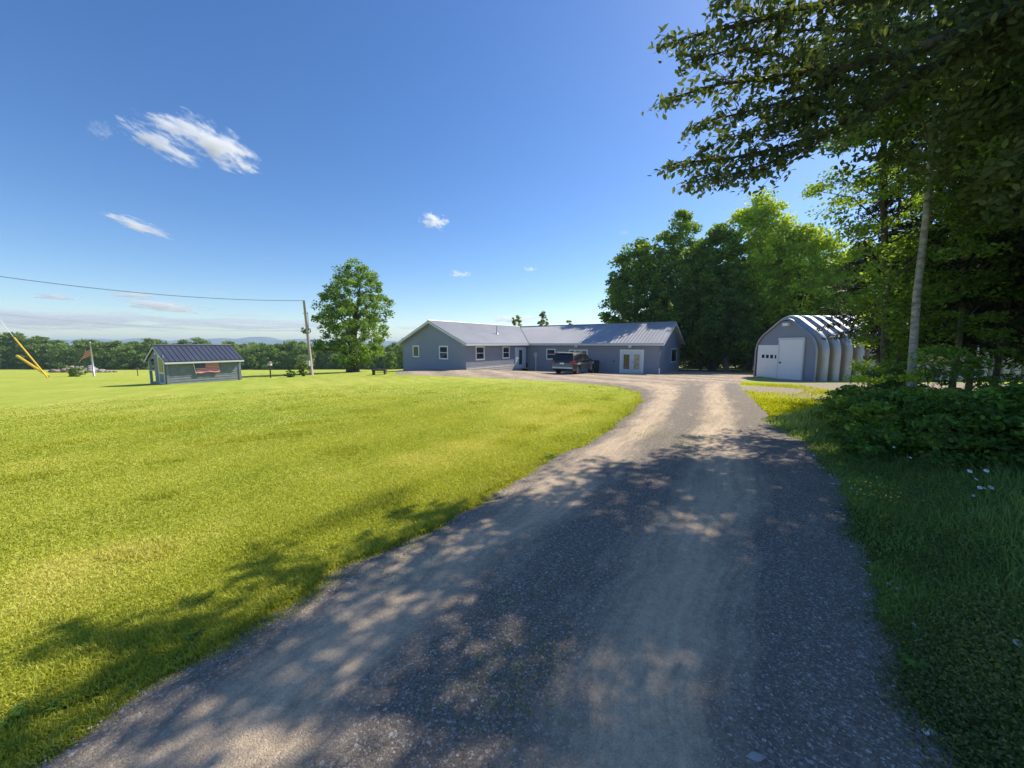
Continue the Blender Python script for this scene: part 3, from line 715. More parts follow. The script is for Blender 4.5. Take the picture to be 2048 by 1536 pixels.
# ------------------------------------------------------------------ parked suv
def build_suv():
    root_p = Vector((4.0, 29.3, 0)); root_p.z = gz(4.6, 30.5) + .016
    hd = R(90 - 56)
    fwd = Vector((math.sin(hd), math.cos(hd), 0)); rt = Vector((fwd.y, -fwd.x, 0))
    C = root_p + fwd * 2.35
    car = thing('parked_car', 'dark grey sport utility vehicle parked nose to the house wall', 'car', (C.x, C.y, root_p.z))
    def P(x, y, z): return C + rt * x + fwd * y + Vector((0, 0, z)) - Vector((0, 0, 0))
    def hw(z): return .86 if z < .45 else (.96 if z < 1.08 else .96 - (z - 1.08) * .27)
    RR = .36
    def arch(cy, n=8): return [(cy + math.cos(math.pi * (1 - k / n)) * .43, .36 + math.sin(math.pi * k / n) * .43) for k in range(n + 1)]
    low = [(-2.38, .42), (-2.40, .75), (-2.36, 1.08)]
    lower = [(-2.30, .34)] + [(-1.90, .34)] + arch(-1.42) + arch(1.45) + [(1.93, .34), (2.34, .36), (2.42, .55), (2.40, .85), (2.25, 1.0), (1.2, 1.10), (.0, 1.12), (-2.34, 1.12), (-2.42, .95), (-2.44, .62)]
    body = MB()
    def loft(prof, hwf, mb):
        n = len(prof); L = [P(-hwf(y, z), y, z) for y, z in prof]; Rr = [P(hwf(y, z), y, z) for y, z in prof]
        mb.face(L); mb.face(list(reversed(Rr)))
        for i in range(n):
            j = (i + 1) % n; mb.face([L[j], L[i], Rr[i], Rr[j]])
    loft(lower, lambda y, z: .96 - (.10 if abs(y) > 2.2 else 0), body)
    upper = [(-2.34, 1.12), (1.15, 1.12), (.55, 1.55), (.25, 1.70), (-.4, 1.76), (-1.6, 1.75), (-2.08, 1.70)]
    loft(upper, lambda y, z: .93 - (z - 1.12) * .24, body)
    bo = body.build('body', M['car_paint'], car, bevel=.035)
    hwu = lambda z: .93 - (z - 1.12) * .24
    def side_glass(sg, y0, y1, y2, y3, z0=1.17, z1=1.62):
        d = MB(); e = .012
        d.face([P(sg * (hwu(z0) + e), y0, z0), P(sg * (hwu(z0) + e), y1, z0), P(sg * (hwu(z1) + e), y2, z1), P(sg * (hwu(z1) + e), y3, z1)])
        d.face([P(sg * (hwu(z0) - .01), y0, z0), P(sg * (hwu(z1) - .01), y3, z1), P(sg * (hwu(z1) - .01), y2, z1), P(sg * (hwu(z0) - .01), y1, z0)])
        d.build('side_window', M['car_glass'], car)
    for sg in (-1, 1):
        side_glass(sg, -2.1, -1.25, -1.25, -1.92); side_glass(sg, -1.17, -.22, -.22, -1.17); side_glass(sg, -.14, .95, .36, -.14)
    rw = MB(); sl = lambda z: -2.34 + (z - 1.12) * .26 / .58 - .03
    rw.face([P(-.76, sl(1.2), 1.2), P(.76, sl(1.2), 1.2), P(.66, sl(1.62), 1.62), P(-.66, sl(1.62), 1.62)])
    rw.build('rear_window', M['car_glass'], car)
    ws = MB(); ws.face([P(.8, 1.10, 1.18), P(-.8, 1.10, 1.18), P(-.7, .60, 1.56), P(.7, .60, 1.56)]); ws.build('windscreen', M['car_glass'], car)
    sp = MB(); sp.hexa([P(-.74, -2.26, 1.68), P(.74, -2.26, 1.68), P(.74, -1.9, 1.70), P(-.74, -1.9, 1.70), P(-.72, -2.24, 1.745), P(.72, -2.24, 1.745), P(.72, -1.9, 1.775), P(-.72, -1.9, 1.775)]); sp.build('spoiler', M['car_paint'], car, bevel=.01)
    for sg in (-1, 1):
        d = MB(); d.tube([P(sg * .70, -1.9, 1.80), P(sg * .70, -1.7, 1.84), P(sg * .70, .0, 1.85), P(sg * .70, .2, 1.79)], .022, 6); d.build('roof_rail', M['chrome'], car)
        d = MB(); d.hexa([P(sg * .62, -2.46, .86), P(sg * .97, -2.36, .86), P(sg * .972, -2.0, .88), P(sg * .62, -2.2, .88), P(sg * .64, -2.43, 1.10), P(sg * .96, -2.34, 1.16), P(sg * .955, -2.05, 1.16), P(sg * .64, -2.2, 1.10)]); d.build('tail_light', M['tail_red'], car, bevel=.015)
        d = MB(); d.hexa([P(sg * .96, .78, 1.10), P(sg * 1.14, .76, 1.12), P(sg * 1.14, .90, 1.12), P(sg * .96, .92, 1.10), P(sg * .96, .78, 1.22), P(sg * 1.13, .76, 1.25), P(sg * 1.13, .88, 1.25), P(sg * .96, .92, 1.22)]); d.build('mirror', M['black'], car, bevel=.02)
    d = MB(); d.hexa([P(-.86, -2.52, .50), P(.86, -2.52, .50), P(.86, -2.3, .50), P(-.86, -2.3, .50), P(-.86, -2.50, .66), P(.86, -2.50, .66), P(.86, -2.3, .66), P(-.86, -2.3, .66)]); d.build('bumper', M['grey_metal'], car, bevel=.03)
    d = MB(); d.hexa([P(-.18, -2.475, .86), P(.18, -2.475, .86), P(.18, -2.42, .86), P(-.18, -2.42, .86), P(-.18, -2.465, .98), P(.18, -2.465, .98), P(.18, -2.42, .98), P(-.18, -2.42, .98)]); d.build('number_plate', M['white'], car)
    for cy in (-1.42, 1.45):
        for sg in (-1, 1):
            d = MB(); prof = [(.0, .25), (.0, .33), (.03, .36), (.20, .36), (.23, .33), (.23, .25)]
            n = 24; b0 = len(d.v)
            for xx, rr in prof:
                for k in range(n): th = 2 * math.pi * k / n; d.v.append(tuple(P(sg * (.93 - xx), cy + math.cos(th) * rr, .36 + math.sin(th) * rr)))
            for i in range(len(prof) - 1):
                for k in range(n): d.f.append((b0 + i * n + k, b0 + i * n + (k + 1) % n, b0 + (i + 1) * n + (k + 1) % n, b0 + (i + 1) * n + k)); d.m.append(0)
            ty = d.build('wheel', M['rubber'], car, smooth=True)
            d = MB(); x0 = .915
            d.tube([P(sg * (x0 - .04), cy, .36), P(sg * (x0 - .02), cy, .36)], [.25, .25], 24)
            for k in range(6):
                th = k * math.pi / 3; a = Vector((math.cos(th), math.sin(th), 0)); 
                pts = []
                for rr, ww in ((.05, .045), (.24, .025)):
                    for s2 in (-1, 1): pts.append((rr * math.cos(th) - s2 * ww * math.sin(th), rr * math.sin(th) + s2 * ww * math.cos(th)))
                q = [pts[0], pts[1], pts[3], pts[2]]
                d.hexa([P(sg * (x0 - .02), cy + y, .36 + z) for y, z in q] + [P(sg * (x0 + .01), cy + y, .36 + z) for y, z in q])
            d.build('rim', M['chrome'], ty)
build_suv()

# ------------------------------------------------------------------ arched steel shed
def build_quonset():
    gq = -2.35 + CAMZ                     # ground height there
    A = Vector((17.75, 27.0, gq)); ang = R(-9.5)
    W = 4.55
    dfront = Vector((math.sin(R(9)), -math.cos(R(9)), 0)).normalized()   # along the front, left to right in the picture
    side = Vector((dfront.y * -1, dfront.x, 0)) ; side = Vector((math.cos(R(9)), math.sin(R(9)) , 0))
    side = Vector((math.cos(R(3)), math.sin(R(3)), 0))
    out = -side
    H = 3.98; sh = 2.25
    fr = Fr(A - Vector((0, 0, A.z)) , dfront, out)
    q = thing('arched_steel_shed', 'arched steel storage shed of deep silver ribs with a blue grey front and white doors', 'shed', A)
    def prof(off):
        pts = []
        w = W / 2
        # straight sides, rounded shoulders, sloping roof, rounded crown
        pts.append((-w - off, 0)); pts.append((-w - off, sh * .55))
        a0, a1 = math.pi, math.pi - R(56)
        rr = 1.5
        cx, cz = -w + rr, sh * .80
        for k in range(9):
            a = a0 + (a1 - a0) * k / 8; pts.append((cx + math.cos(a) * (rr + off), cz + math.sin(a) * (rr + off)))
        rc = 1.0; zc = H - rc
        for k in range(5):
            a = math.pi / 2 + R(30) * (1 - k / 4.0); pts.append((math.cos(a) * (rc + off), zc + math.sin(a) * (rc + off)))
        return pts + [(-x, z) for x, z in reversed(pts[:-1])]
    def W3(x, z, d): return A + dfront * (W / 2 + x) + side * d + Vector((0, 0, z - .02))
    p_in, p_out = prof(0.0), prof(0.26)
    n = len(p_in); pitch = .74; nr = 25
    V = []; d = 0.0
    ring = []
    for k in range(nr):
        b = k * pitch
        for off, dd in ((0, 0.0), (0, .06), (.2, .10), (.55, .15), (.88, .21), (1, .29), (1, .50), (.88, .575), (.35, .66)):
            ring.append((off, b + dd))
    for off, dd in ring:
        for i in range(n):
            V.append(tuple(W3(p_in[i][0] * (1 - off) + p_out[i][0] * off, p_in[i][1] * (1 - off) + p_out[i][1] * off, dd + .02)))
    F = []
    for r_ in range(len(ring) - 1):
        for i in range(n - 1): F.append((r_ * n + i, r_ * n + i + 1, (r_ + 1) * n + i + 1, (r_ + 1) * n + i))
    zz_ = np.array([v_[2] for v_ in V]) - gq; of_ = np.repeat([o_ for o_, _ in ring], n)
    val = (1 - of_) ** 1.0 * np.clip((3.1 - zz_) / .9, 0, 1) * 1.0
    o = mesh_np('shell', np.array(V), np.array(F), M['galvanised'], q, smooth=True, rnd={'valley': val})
    # front wall filling the arch
    wf = MB(); pts = [(x, z) for x, z in p_in]
    zs = np.arange(0, H + .01, .15)
    def width(z):
        best = 0
        for (x0, z0), (x1, z1) in zip(pts[:n // 2 + 1], pts[1:n // 2 + 2]):
            if min(z0, z1) - 1e-6 <= z <= max(z0, z1) + 1e-6 and abs(z1 - z0) > 1e-6:
                t = (z - z0) / (z1 - z0); best = max(best, -(x0 + (x1 - x0) * t))
        return best
    for z0, z1 in zip(zs[:-1], zs[1:]):
        w0, w1 = width(z0) - .01, width(min(z1, H - .001)) - .01
        if w0 <= 0: continue
        w1 = max(w1, 0.01)
        wf.face([W3(-w0, z0, .10 - .018), W3(w0, z0, .10 - .018), W3(w1, z1, .10), W3(-w1, z1, .10)])
        wf.face([W3(-w0, z0, .10), W3(w0, z0, .10), W3(w0, z0, .082), W3(-w0, z0, .082)])
    wf.build('front_wall', M['siding'], q)
    # rear wall
    rw = MB(); rw.face([W3(x, z, nr * pitch - .12) for x, z in p_in]); rw.build('rear_wall', M['siding'], q)
    em = MB(); em.tube([W3(x, z, 0.0) for x, z in prof(.03)], .055, 6); em.build('edge_trim', M['galvanised'], q)
    w = W / 2
    fq = Fr(A + dfront * w - side * 0.0, dfront, -side); fq.o.z = A.z
    # left overhead door with small windows
    dm = MB(); dm.box(fq, -w + .12, -.42, .02, 2.28, -.075, -.035)
    for k in range(1, 4): dm.box(fq, -w + .13, -.43, .57 * k - .006, .57 * k + .006, -.034, -.028)
    od = dm.build('overhead_door', M['white'], q)
    for k in range(4):
        s = -w + .50 + k * .36; g_ = MB(); g_.box(fq, s, s + (.22 if k < 3 else .12), 1.36, 1.60, -.034, -.026); g_.build('window', M['glass'], od)
    dm = MB(); dm.box(fq, -.40, 1.45, .02, 2.72, -.07, .02)
    sd = dm.build('sliding_door', M['white'], q, bevel=.008)
    dm = MB(); dm.box(fq, -.42, 1.49, 2.60, 2.76, .022, .05); dm.box(fq, -.40, -.30, .02, 2.59, .021, .035); dm.box(fq, 1.37, 1.46, .02, 2.59, .021, .035)
    dm.build('door_trim', M['trim'], sd)
    dm = MB(); dm.box(fq, -.22, -.12, 1.05, 1.16, .022, .07); dm.build('handle', M['dark_steel'], sd)
    dm = MB(); dm.box(fq, -.12, .30, H - .45, H - .25, -.07, .14); dm.build('floodlight', M['white'], q, bevel=.02)
build_quonset()

# ------------------------------------------------------------------ small shed with flag
def build_shed():
    B = on_ground(335, 769); B.z -= .03; zg = B.z
    yaw = R(30); a = Vector((math.sin(yaw), math.cos(yaw), 0)); nrm = Vector((a.y, -a.x, 0))
    fl = Fr(Vector((B.x, B.y, 0)), a, nrm)
    Ls, _ = fl.hit(481, 740); Wd = 3.1
    bk_ = -nrm
    S = thing('garden_shed', 'small grey blue shed with dark ribbed roof standing on the lawn', 'shed', B)
    ze = fl.hit(334, 719)[1]; zp = ze + .90
    NT = 1.15
    w = MB()
    lap(w, fl, 0, Ls, zg, ze, .17, .03)
    fe = Fr(fl.p(0, 0, 0) + bk_ * Wd, nrm, -a)           # gable end, runs from back to front
    def lapg(fr, s0, s1):
        lap(w, fr, s0, s1, zg, ze, .17, .025)
    lapg(fe, NT, Wd)
    fi = Fr(fl.p(0, 0, 0) + bk_ * (Wd - NT), a, bk_); lap(w, fi, 0, NT, zg, ze, .17, .02)
    fj = Fr(fl.p(NT, 0, 0) + bk_ * Wd, nrm, -a); lap(w, fj, 0, NT, zg, ze, .17, .02)
    lap(w, Fr(fe.p(0, 0, .0), nrm, -a), 0, Wd, ze - .0, ze, .17, .02, gable=(Wd / 2, .90 / (Wd / 2), zp - .06))
    fb = Fr(fl.p(Ls, 0, 0) + bk_ * Wd, -a, bk_); lap(w, fb, 0, Ls - NT, zg, ze, .17, .02)
    fr2 = Fr(fl.p(Ls, 0, 0), bk_, a); lap(w, fr2, 0, Wd, zg, ze, .17, .02, gable=(Wd / 2, .90 / (Wd / 2), zp - .06))
    w.build('wall', M['shed_siding'], S)
    for fr_, s_, e_ in ((fl, -.02, .12), (fl, Ls - .14, Ls + .02), (fe, Wd - .12, Wd - .001)):
        c = MB(); c.box(fr_, s_, e_, zg, ze, .031, .06); c.build('corner_board', M['shed_siding'], S)
    p = MB(); p.box(fe, .02, .14, zg, ze, -.14, 0.0); p.box(fe, .16, NT, zg + .85, zg + .93, -.10, -.03); p.build('porch_post', M['shed_door'], S)
    f = MB(); f.box(fl, 0, NT, zg - .05, zg + .07, -Wd, -Wd + NT); f.box(fl, 0, Ls, zg - .15, zg + .005, -Wd + .05, .012)
    f.build('floor', M['concrete'], S)
    oh, og = .34, .14
    r_ = MB(); sl = .90 / (Wd / 2)
    zE = ze - sl * oh + .06; zP = zp + .04
    for sg, base_d in ((1, 0.0), (-1, 0.0)):
        d_e = oh if sg == 1 else -Wd - oh
        q = [fl.p(-og, zE, d_e), fl.p(Ls + og, zE, d_e), fl.p(Ls + og, zP, -Wd / 2), fl.p(-og, zP, -Wd / 2)]
        if sg == -1: q.reverse()
        r_.face(q); r_.face([x - Vector((0, 0, .05)) for x in reversed(q)])
        s = -og
        while s < Ls + og + .01:
            e0, e1 = fl.p(s, zE, d_e), fl.p(s, zP, -Wd / 2); aa = a * .03; up = Vector((0, 0, .035))
            r_.hexa([e0 - aa, e1 - aa, e1 + aa, e0 + aa, e0 - aa * .5 + up, e1 - aa * .5 + up, e1 + aa * .5 + up, e0 + aa * .5 + up]); s += .30
    r_.tube([fl.p(-og, zP + .02, -Wd / 2), fl.p(Ls + og, zP + .02, -Wd / 2)], .07, 6)
    r_.build('roof', M['shed_roof'], S)
    t_ = MB(); t_.box(fl, -og, Ls + og, zE - .17, zE - .052, oh - .03, oh + .02); t_.box(fl, -og, Ls + og, zE - .17, zE - .052, -Wd - oh - .02, -Wd - oh + .03)
    for s in (-og, Ls + og - .035):
        for sg in (0, 1):
            d_e = oh if sg == 0 else -Wd - oh
            pts = [(d_e, zE - .17), (-Wd / 2, zP - .17), (-Wd / 2, zP - .052), (d_e, zE - .052)]
            t_.hexa([fl.p(s, z, dd) for dd, z in pts] + [fl.p(s + .04, z, dd) for dd, z in pts])
    t_.build('fascia', M['trim'], S)
    # door with a tall dark pane over a low panel
    d0, d1 = fe.hit(319, 740)[0], fe.hit(330.5, 740)[0]
    if d0 > d1: d0, d1 = d1, d0
    dd = MB(); dd.box(fe, d0, d1, zg + .04, zg + 2.0, .028, .06); do = dd.build('door', M['trim'], S)
    dd = MB(); dd.box(fe, d0 + .15, d1 - .15, zg + .85, zg + 1.85, .061, .07); dd.build('door_glass', M['glass'], do)
    dd = MB(); dd.box(fe, d0 + .15, d1 - .15, zg + .14, zg + .72, .061, .07); dd.build('door_panel', M['shed_siding'], do)
    dd = MB(); cc = fe.p((d0 + d1) / 2 - .45, ze + .38, .03); dd.tube([cc, cc - a * .16], .07, 8); dd.build('lamp', M['white'], S)
    # flag
    s0, s1 = fl.hit(391, 735)[0], fl.hit(437.5, 735)[0]; zt = fl.hit(394, 724.5)[1] - .04; zb_ = zt - (s1 - s0) * .52
    Fg = thing('flag', 'red, white and blue striped flag hung flat on the shed wall', 'flag', fl.p(s0, zb_, .08))
    st = MB(); st.tube([fl.p(s0 - .14, zt + .05, .06), fl.p(s0 - .03, zb_ - .06, .12)], .022, 6); st.build('flagstaff', M['white'], Fg)
    nx_, nz_ = 40, 26; V = []; mi = []
    Hh, Wf = zt - zb_, s1 - s0
    for i in range(nx_ + 1):
        for j in range(nz_ + 1):
            x = i / nx_; z = j / nz_
            fold = .012 * math.sin(14 * x + 3 * z) * (1 - z) + .07 * (1 - z) ** 6
            sag = -.035 * math.sin(9 * x) * (1 - z) ** 2
            V.append(tuple(fl.p(s0 + x * Wf + .01 * math.sin(20 * z), zb_ + z * Hh + sag, .085 + abs(fold))))
    Fc = []
    for i in range(nx_):
        for j in range(nz_):
            k = i * (nz_ + 1) + j; Fc.append((k, k + nz_ + 1, k + nz_ + 2, k + 1))
            stripe = j // 2
            if i < 16 and j >= 12: mi.append(1 if ((i % 3 == 1) and (j % 2 == 0) and (i // 3 + j // 2) % 2 == 0) else 2)
            else: mi.append(0 if stripe % 2 == 0 else 1)
    o = mesh_np('cloth', np.array(V), np.array(Fc), None, Fg, smooth=True, mats=[M['red_flag'], M['white_flag'], M['blue_flag']], midx=mi)
build_shed()

# ------------------------------------------------------------------ utility pole, wires, guys, flagpole
pb = on_ground(624.5, 750)
pt = at(607.5, 601, pb.y + .2)
T = thing('utility_pole', 'tall brown wooden utility pole leaning slightly beside the round maple', 'utility pole', pb)
d = MB(); d.tube([pb - Vector((0, 0, .2)), pb.lerp(pt, .5), pt], [.145, .12, .095], 12); d.build('pole', M['pole_wood'], T, smooth=True)
d = MB()
for f, s in ((.62, .10), (.57, .14), (.83, .08)):
    c = pb.lerp(pt, f); d.tube([c + Vector((-.22, 0, 0)), c + Vector((.22, 0, 0))], s * .3, 6)
c = pb.lerp(pt, .72); d.tube([c + Vector((.19, 0, -.9)), c + Vector((.19, 0, .9))], .025, 6)
d.build('bracket', M['dark_steel'], T)
c = pb.lerp(pt, .16); d = MB(); fx = Fr((c.x - .1, c.y - .17, 0), (1, 0, 0), (0, -1, 0)); d.box(fx, -.18, .14, c.z - .25, c.z + .25, 0, .18); d.build('meter_box', M['soffit'], T, bevel=.01)
c = pb.lerp(pt, .08); d = MB(); d.tube([pb + Vector((-.2, -.1, 0)), pb.lerp(pt, .16) + Vector((-.2, -.1, -.2))], .035, 6); d.build('conduit', M['dark_steel'], T)
def wire(name, label, p0, p1, sag, rad):
    d = MB(); n = 40; pts = []
    for k in range(n + 1):
        t = k / n; q = p0.lerp(p1, t); q.z -= sag * 4 * t * (1 - t); pts.append(q)
    d.tube(pts, rad, 5, cap=False); o = d.build(name, M['wire'], None, tuple(p0), smooth=True); tag(o, label, 'wire')
pe = at(-500, 470, 20.0)
wire('power_line', 'upper power line sagging from the pole top towards the left', pt, pe, .9, .022)
pm = pb.lerp(pt, .60)
wire('power_line', 'lower, fainter line running left from midway up the pole', pm, at(-500, 560, 22.0), .9, .006)
gb_ = on_ground(96, 756)
gt = at(28, 675, gb_.y); gtop = at(-110, 500, gb_.y)
t = thing('guy_wire', 'steep steel guy wire at the left edge with a yellow sleeve on its lower half', 'guy wire', gb_)
d = MB(); d.tube([gt.lerp(gb_, -.02), gtop], .022, 5); d.build('wire', M['white'], t)
d = MB(); d.tube([gb_, gt], .075, 8); d.build('sleeve', M['yellow'], t)
g2 = at(34, 711.5, gb_.y + 1.0); g3 = gb_ + Vector((-.3, .3, 0)) + Vector((0, 0, .2))
t = thing('guy_guard', 'short thick yellow guard tube slanting low under the steeper guy wire', 'guy guard', gb_ + Vector((-.3, .3, 0)))
d = MB(); d.tube([g3, g2], .125, 8); d.build('sleeve', M['yellow'], t)
d = MB(); d.tube([g3, g3 - Vector((-.25, .0, .35))], .03, 6); d.build('anchor_rod', M['dark_steel'], t)
fb_ = on_ground(188.5, 753); ft = at(180, 686, fb_.y)
t = thing('flagpole', 'thin pale flagpole at the lawn edge before the far trees', 'flagpole', fb_)
d = MB(); d.tube([fb_, ft], [.10, .065], 8); d.build('pole', M['grey_metal'], t, smooth=True)
d = MB(); d.tube([ft, ft + Vector((0, 0, .18))], [.10, .04], 8); d.build('finial', M['grey_metal'], t)
f2 = thing('hanging_flag', 'limp striped flag hanging near the top of the thin flagpole', 'flag', ft.lerp(fb_, .1))
V = []; mi = []; Fc = []
for i in range(11):
    for j in range(13):
        x, z = i / 10, j / 12
        q = ft.lerp(fb_, .04 + .30 * (1 - z) ) + Vector((-.12 - x * (.35 + (1 - z) * 1.5), .15 * math.sin(8 * x + 2 * z), -x * 1.1 * (1 - .3 * z)))
        V.append(tuple(q))
for i in range(10):
    for j in range(12):
        k = i * 13 + j; Fc.append((k, k + 13, k + 14, k + 1)); mi.append(2 if (i < 5 and j > 6) else (0 if j % 2 else 1))
mesh_np('cloth', np.array(V), np.array(Fc), None, f2, smooth=True, mats=[M['red_flag'], M['white_flag'], M['blue_flag']], midx=mi)
# birdhouse post and small stake
q = on_ground(541.5, 756); t = thing('birdhouse_post', 'thin dark post with a small pale birdhouse right of the little shed', 'birdhouse', q)
d = MB(); h_ = at(540.5, 731, q.y).z - q.z; d.tube([q, q + Vector((0, 0, h_))], .05, 6); d.build('post', M['stain_wood'], t)
d = MB(); fx = Fr((q.x, q.y, 0), (1, 0, 0), (0, -1, 0)); z = q.z + h_; d.box(fx, -.12, .12, z, z + .22, -.12, .12); d.build('birdhouse', M['soffit'], t)
d = MB(); d.hexa([fx.p(-.17, z + .215, .16), fx.p(.17, z + .215, .16), fx.p(.17, z + .215, -.16), fx.p(-.17, z + .215, -.16), fx.p(-.02, z + .35, .16), fx.p(.02, z + .35, .16), fx.p(.02, z + .35, -.16), fx.p(-.02, z + .35, -.16)]); d.build('birdhouse_roof', M['grey_bark'], t)
q = on_ground(276, 752); d = MB(); d.tube([q, q + Vector((0, 0, 1.1))], .05, 6); d.tube([q + Vector((-.2, 0, .95)), q + Vector((.2, 0, .95))], .06, 6)
tag(d.build('garden_stake', M['grey_bark'], None, tuple(q)), 'short wooden stake on the grass just left of the little shed', 'stake')
# white markers in a row past the big tree, low dark bench
for k, (px, py) in enumerate([(758, 735), (769, 735), (781, 734.5), (792, 734.5), (799, 735)]):
    q = on_ground(px, py + 1.5); d = MB(); h_ = 7.0 / F_PX * q.y
    d.tube([q, q + Vector((0, 0, h_ * .7)), q + Vector((0, 0, h_))], [h_ * .22, h_ * .18, h_ * .06], 8)
    lab = ['white marker post furthest left of the row beyond the maple', 'second white marker post from the left in the row beyond the maple', 'middle white marker post in the row beyond the maple',
           'fourth white marker post from the left, near the house', 'white marker post closest to the left wall of the house'][k]
    tag(d.build('marker_post', M['white'], None, tuple(q)), lab, 'marker post', 'white marker posts beyond the lawn')
q = on_ground(759, 749); fx = Fr((q.x, q.y, 0), (1, 0, 0), (0, -1, 0)); t = thing('low_bench', 'low dark wooden bench on the grass right of the maple trunk', 'bench', q)
d = MB(); d.box(fx, -.5, .5, q.z + .28, q.z + .40, -.2, .2); d.build('seat', M['stain_wood'], t)
for s in (-.42, .42):
    d = MB(); d.box(fx, s - .05, s + .05, q.z - .05, q.z + .28, -.18, .18); d.build('leg', M['stain_wood'], t)
# rock pile at the field edge
def rock(c, r, seed, flat=.7):
    rr = np.random.default_rng(seed); me = []
    ph = (1 + 5 ** .5) / 2
    v = unit(np.array([(-1, ph, 0), (1, ph, 0), (-1, -ph, 0), (1, -ph, 0), (0, -1, ph), (0, 1, ph), (0, -1, -ph), (0, 1, -ph), (ph, 0, -1), (ph, 0, 1), (-ph, 0, -1), (-ph, 0, 1)], float))
    f = np.array([(0, 11, 5), (0, 5, 1), (0, 1, 7), (0, 7, 10), (0, 10, 11), (1, 5, 9), (5, 11, 4), (11, 10, 2), (10, 7, 6), (7, 1, 8), (3, 9, 4), (3, 4, 2), (3, 2, 6), (3, 6, 8), (3, 8, 9), (4, 9, 5), (2, 4, 11), (6, 2, 10), (8, 6, 7), (9, 8, 1)])
    return v, f
icoV, icoF = rock(0, 0, 0)
q = on_ground(163, 745); 
V = []; Fk = []
for k in range(60):
    a_, b_ = rng.normal(0, 2.6), rng.normal(0, 1.0); s = rng.uniform(.3, .8); hh = max(0, 1.1 * math.exp(-(a_ / 2.6) ** 2))
    vv = icoV * s * rng.uniform(.6, 1.2, (12, 3)) * (1, 1, .6); c = Vector((q.x + a_, q.y + b_, 0)); c.z = gz(c.x, c.y) + rng.uniform(0, 1) * hh + .15
    Fk.append(icoF + len(V) * 12); V.append(vv + np.array(c))
o = mesh_np('rock_pile', np.concatenate(V), np.concatenate(Fk), M['rock'], None, (q.x, q.y, q.z)); tag(o, 'heap of pale pinkish rocks at the field edge behind the flagpole', 'rock pile')

# ------------------------------------------------------------------ trees
tb = on_ground(706, 744)
k = tb.y / F_PX
mp = [(17 * k, 26 * k, 0), (28 * k, 52 * k, 0), (48 * k, 70 * k, 0), (80 * k, 76 * k, 0), (110 * k, 70 * k, 2 * k), (140 * k, 65 * k, 4 * k), (170 * k, 52 * k, 10 * k), (195 * k, 36 * k, 14 * k), (214 * k, 16 * k, 16 * k)]
broadleaf('maple_tree', 'big round leafy maple standing alone on the lawn left of the house', tb, mp, 330, 80, 10.5 * k, 4.2 * k, 130 * k, .55, seed=3, n_limb=30, lean=(10 * k, 0), inner=.25)
# woods behind the house and the arched shed
def woods(label, px, D, top_y, halfw, mat, seed, low=0.12, n_cl=330, per=70, tr=.32, bark_m='bark', name='broadleaf_tree', cat='tree', leaf=None, skew=0.0, tip=.12):
    x = (px - CX) / F_PX * D; b = Vector((x, D, gz(x, D))); H = CAMZ + (688 - top_y) / F_PX * D - b.z; w = halfw / F_PX * D
    pr = [(H * low, w * .55), (H * (low + .14), w * .9), (H * .45, w), (H * .62, w * .95, skew * w * .3), (H * .78, w * .75, skew * w * .5), (H * .91, w * .45, skew * w * .7), (H, w * tip, skew * w * .8)]
    return broadleaf(name, label, b, pr, int(n_cl * 1.35), per, w * .22, leaf or max(.30, 6.0 * D / F_PX), H * .75, tr, mat=mat, bark_m=bark_m, seed=seed, inner=.3, cat=cat, group='trees of the wood behind the buildings')
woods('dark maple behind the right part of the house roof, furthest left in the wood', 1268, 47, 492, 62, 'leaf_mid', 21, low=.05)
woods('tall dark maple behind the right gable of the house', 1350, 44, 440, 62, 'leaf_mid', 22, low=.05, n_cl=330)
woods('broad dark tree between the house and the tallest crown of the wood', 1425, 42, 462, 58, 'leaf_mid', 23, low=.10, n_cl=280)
woods('tallest bright green tree between the house and the arched steel shed', 1500, 42.5, 404, 72, 'leaf_sunlit_yellow', 24, low=.15, n_cl=380)
woods('yellow green sunlit tree right behind the front of the arched steel shed', 1590, 40, 468, 78, 'leaf_sunlit_yellow', 25, low=.12, n_cl=380)
woods('leafy green tree behind the middle of the arched steel shed', 1700, 38, 500, 80, 'leaf_sunlit_yellow', 26, low=.05, n_cl=320)
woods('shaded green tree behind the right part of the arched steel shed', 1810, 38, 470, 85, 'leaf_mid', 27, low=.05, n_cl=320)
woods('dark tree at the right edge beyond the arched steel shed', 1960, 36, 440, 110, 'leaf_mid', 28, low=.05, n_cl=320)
woods('small sunlit understorey tree in the gap beside the right gable of the house', 1402, 41, 640, 28, 'leaf_sunlit_yellow', 29, low=.35, n_cl=60, tr=.10)
woods('low shady tree filling the gap left of the arched steel shed', 1452, 37, 590, 52, 'leaf_near', 30, low=.2, n_cl=170, tr=.22, bark_m='grey_bark')
woods('back row tree showing dark behind the small understorey tree', 1400, 58, 560, 85, 'leaf_near', 31, low=.02, n_cl=260)
woods('back row tree behind the tallest crown of the wood', 1520, 56, 520, 95, 'leaf_near', 32, low=.02, n_cl=260)
woods('back row tree behind the yellow green sunlit tree', 1640, 52, 540, 95, 'leaf_near', 33, low=.02, n_cl=260)
# tops of trees behind the house roof
for i, (px, ty, hw_, D, lab) in enumerate([(1033, 633, 17, 75, 'small feathery tree top showing over the house roof, left of three'), (1086, 624, 14, 75, 'slim feathery tree top showing over the house roof, tallest of three'),
                                      (1137, 639, 11, 78, 'smallest low tree top showing over the house roof near the dark wood'), (812, 678, 20, 80, 'mid green tree hidden mostly by the left corner of the house'), (782, 704, 14, 95, 'low green tree behind the right side of the lone maple')]):
    woods(lab, px, D, ty, hw_, 'leaf_pale_lit' if i < 3 else 'leaf_far', 40 + i, low=.1, n_cl=110, per=40, tr=.10, leaf=.3, tip=.35)
